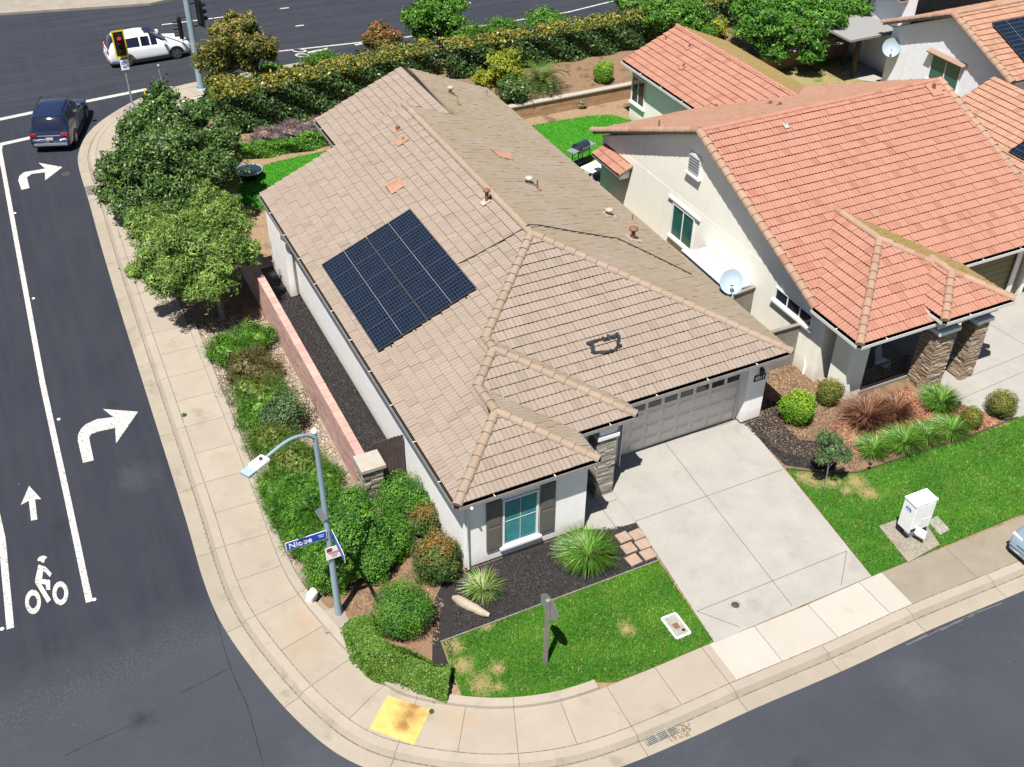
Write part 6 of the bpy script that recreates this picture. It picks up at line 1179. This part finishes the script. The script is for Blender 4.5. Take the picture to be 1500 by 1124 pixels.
# ================================================================ CARS
def car(name, label, loc, rz, Ln, Wd, Ht, paint, spec, group=None, roofgl=False):
    """x forward, origin at the ground under the centre"""
    t = thing(name, label, 'car', loc, rz, group); st = spec; S = []
    for (x, zb, zs, zr, ws, wr) in st:
        x *= Ln; h = Wd/2; S.append([(x, 0, zb), (x, h*ws*.90, zb), (x, h*ws*.985, zb+.16), (x, h*ws, zb+(zs-zb)*.55), (x, h*ws*.975, zs-.03), (x, h*ws*.955, zs), (x, h*wr, max(zr-.07, zs+.004)), (x, h*wr*.88, max(zr-.015, zs+.008)), (x, 0, max(zr, zs+.012))])
    n = len(S); K = 9; bd = MB(); gl = MB(); vs = []
    for row in S:
        for s in (1, -1): vs += [(p[0], p[1]*s, p[2]) for p in row]
    def idx(i, k, s): return i*2*K+(0 if s > 0 else K)+k
    vb = [tuple(v) for v in vs]; fb = []; fg = []
    for i in range(n-1):
        for s in (1, -1):
            for k in range(K-1):
                f = (idx(i, k, s), idx(i+1, k, s), idx(i+1, k+1, s), idx(i, k+1, s)); f = f if s < 0 else f[::-1]
                gi = st[i][3]-st[i][2] > .12 or st[i+1][3]-st[i+1][2] > .12; hh = min(st[i][3]-st[i][2], st[i+1][3]-st[i+1][2]); steep = abs(st[i+1][3]-st[i][3])/abs((st[i+1][0]-st[i][0])*Ln+1e-9)
                isg = (k == 5 and gi and hh > .22 and (i not in (3, 6, 8))) or (k in (6, 7) and steep > .38 and gi)
                (fg if isg else fb).append(f)
    for i, rev in ((0, False), (n-1, True)):
        c = [idx(i, k, 1) for k in range(K)]+[idx(i, k, -1) for k in range(K-2, 0, -1)]; fb.append(tuple(c[::-1]) if rev else tuple(c))
    def sub(fs, nm, mat, ofs=0.0, par=None):
        used = sorted({k for f in fs for k in f}); mp = {k: j for j, k in enumerate(used)}; b = MB(); b.add([vb[k] for k in used], [tuple(mp[k] for k in f) for f in fs], 0, smooth=True); return b.build(nm, mat, par)
    body = sub(fb, 'body', paint, par=t); m_ = body.modifiers.new('sub', 'SUBSURF'); m_.levels = 1; m_.render_levels = 1; m_.boundary_smooth = 'PRESERVE_CORNERS'; m_.subdivision_type = 'SIMPLE'
    sub(fg, 'window', 'glass_car', par=t)
    for sx in (-1, 1):
        for s in (1, -1):
            wx_, wy_ = sx*Ln*.295, s*(Wd/2-.105); b = MB(); R = .36; P_ = [(.0, -.11), (R*.62, -.11), (R*.9, -.105), (R, -.07), (R, .07), (R*.9, .105), (R*.62, .11), (0, .11)]; vv = []; SG = 22
            for rr_, o_ in P_:
                for j in range(SG): a = 2*PI*j/SG; vv.append((wx_+rr_*math.cos(a), wy_+o_, R+rr_*math.sin(a)))
            b.add(vv, [(i*SG+j, (i+1)*SG+j, (i+1)*SG+(j+1) % SG, i*SG+(j+1) % SG) for i in range(len(P_)-1) for j in range(SG)]); w_ = b.build('wheel', 'rubber', t); rm = MB(); 
            for q in range(5): a = q*2*PI/5; rm.obox(np.array([wx_+.12*math.cos(a), wy_+s*.112, R+.12*math.sin(a)]), np.array([math.cos(a), 0, math.sin(a)]), np.array([-math.sin(a), 0, math.cos(a)]), E_Y, .12, .035, .012)
            vv = [(wx_+r_*math.cos(2*PI*j/SG), wy_+s*.114, R+r_*math.sin(2*PI*j/SG)) for r_ in (.20, .235) for j in range(SG)]; rm.add(vv, [(j, (j+1) % SG, SG+(j+1) % SG, SG+j) for j in range(SG)]); rm.build('rim', 'rim', w_)
            ar = MB(); vv = []
            for r_, o_ in ((.375, .012), (.45, .012), (.45, -.02), (.375, -.02)):
                for j in range(13): a = PI*j/12; vv.append((wx_+r_*math.cos(a), s*(Wd/2+o_), R-.02+r_*math.sin(a)))
            ar.add(vv, [(q*13+j, q*13+j+1, ((q+1) % 4)*13+j+1, ((q+1) % 4)*13+j) for q in range(4) for j in range(12)]); ar.build('arch_trim', 'rubber', t)
    for s in (1, -1): MB().box((-Ln*.215, s*(Wd/2-.04), .20), (Ln*.215, s*(Wd/2+.012), .38)).build('side_sill', 'rubber', t)
    for s in (1, -1):
        mb_ = MB(); xm = Ln*.17; mb_.obox(np.array([xm, s*(Wd/2+.09), st[len(st)//2][2]+.07]), E_X, E_Y, up, .07, .11, .075); mb_.build('mirror', paint, t)
    return t
suv_prof = [(-.500, .42, .62, .62, .84, .70), (-.495, .30, 1.00, 1.00, .92, .74), (-.487, .28, 1.10, 1.12, .95, .74), (-.44, .26, 1.12, 1.62, .985, .72), (-.40, .24, 1.12, 1.74, 1.0, .76), (-.30, .22, 1.11, 1.80, 1.0, .78), (-.12, .21, 1.09, 1.83, 1.0, .79), (-.10, .21, 1.09, 1.83, 1.0, .79), (.00, .21, 1.08, 1.79, 1.0, .77), (.015, .21, 1.08, 1.77, 1.0, .76), (.09, .21, 1.07, 1.55, 1.0, .74), (.16, .21, 1.06, 1.31, .995, .74), (.225, .22, 1.04, 1.09, .99, .78), (.36, .23, .97, 1.01, .97, .78), (.45, .26, .86, .88, .92, .76), (.49, .32, .70, .72, .82, .70), (.50, .40, .58, .58, .74, .66)]

def extras(t, Ln, Wd, zr, rails=True, front=None, rear=True, plate=True):
    if rails:
        for s in (1, -1): b = MB(); b.tube([(-Ln*.36, s*Wd*.33, zr-.03), (-Ln*.34, s*Wd*.33, zr+.06), (Ln*.02, s*Wd*.33, zr+.06), (Ln*.05, s*Wd*.33, zr-.02)], .02, 0, 6); b.build('roof_rail', 'black_metal', t)
    for s in (1, -1):
        b = MB(); b.obox(np.array([-Ln*.497, s*Wd*.375, .95]), E_X, E_Y, up, .035, .15, .075); b.build('tail_light', 'tail_light', t); b = MB(); b.obox(np.array([Ln*.452, s*Wd*.36, .74]), E_X, E_Y, up, .07, .17, .06); b.build('head_light', 'head_light', t)
    MB().obox(np.array([-Ln*.505, 0, .47]), E_X, E_Y, up, .04, Wd*.40, .055).build('rear_bumper', 'aluminium', t); MB().obox(np.array([-Ln*.50, 0, .74]), E_X, E_Y, up, .03, .17, .06).build('number_plate', 'plate', t)
    MB().obox(np.array([-Ln*.4985, 0, .90]), E_X, E_Y, up, .012, Wd*.28, .022).build('chrome_strip', 'aluminium', t)
    MB().obox(np.array([Ln*.487, 0, .55]), E_X, E_Y, up, .03, Wd*.27, .09).build('grille', 'black_metal', t)
A = at(49, 226, -.13); B_ = at(108, 226, -.13); hd = math.radians(71); fwd = np.array([math.cos(hd), math.sin(hd)]); mid = (A[:2]+B_[:2])/2+fwd*2.45+np.array([.0, .12])
c1 = car('dark_car', 'dark navy sport utility car waiting at the stop line, seen from behind', (mid[0], mid[1], -.13), hd, 4.85, 1.98, 1.83, 'paint_navy', suv_prof); extras(c1, 4.85, 1.98, 1.83)
wp = [(a, b, c*(.97 if -.48 < a < .1 else .92), d*.90, e, f*.97) for a, b, c, d, e, f in suv_prof]
w0 = at(203, 97, -.13); w1 = at(264, 86, -.13); hd2 = math.radians(1.5); mid2 = (w0[:2]+w1[:2])/2+np.array([-.35, .95])
c2_ = car('white_car', 'white sport utility car driving past on the main road', (mid2[0], mid2[1], -.13), hd2, 4.75, 1.92, 1.65, 'paint_white', wp); extras(c2_, 4.75, 1.92, 1.64, False)
MB().box((-.15, -.42, 1.648), (.35, .42, 1.662)).build('sunroof', 'glass_car', c2_)
p = at(1481, 846, .15); c3_ = car('silver_car', 'pale blue-silver car parked at the right edge, only its nose in view', (p[0]+2.40+.62, p[1]+.22, -.13), math.radians(181), 4.5, 1.86, 1.65, 'paint_silver', wp); extras(c3_, 4.5, 1.86, 1.64, False)
t = thing('storage_shed', 'low white flat-topped shed between the picket fence and the cream house wall', 'shed', (14.66, 8.65, 0))
MB().box((-.36, -1.45, 0), (.42, 1.45, 1.66)).build('body', 'trim_white', t); MB().obox(np.array([.0, 0, 1.75]), E_X, E_Y, up, .44, 1.52, .035).build('roof', 'white_metal', t)
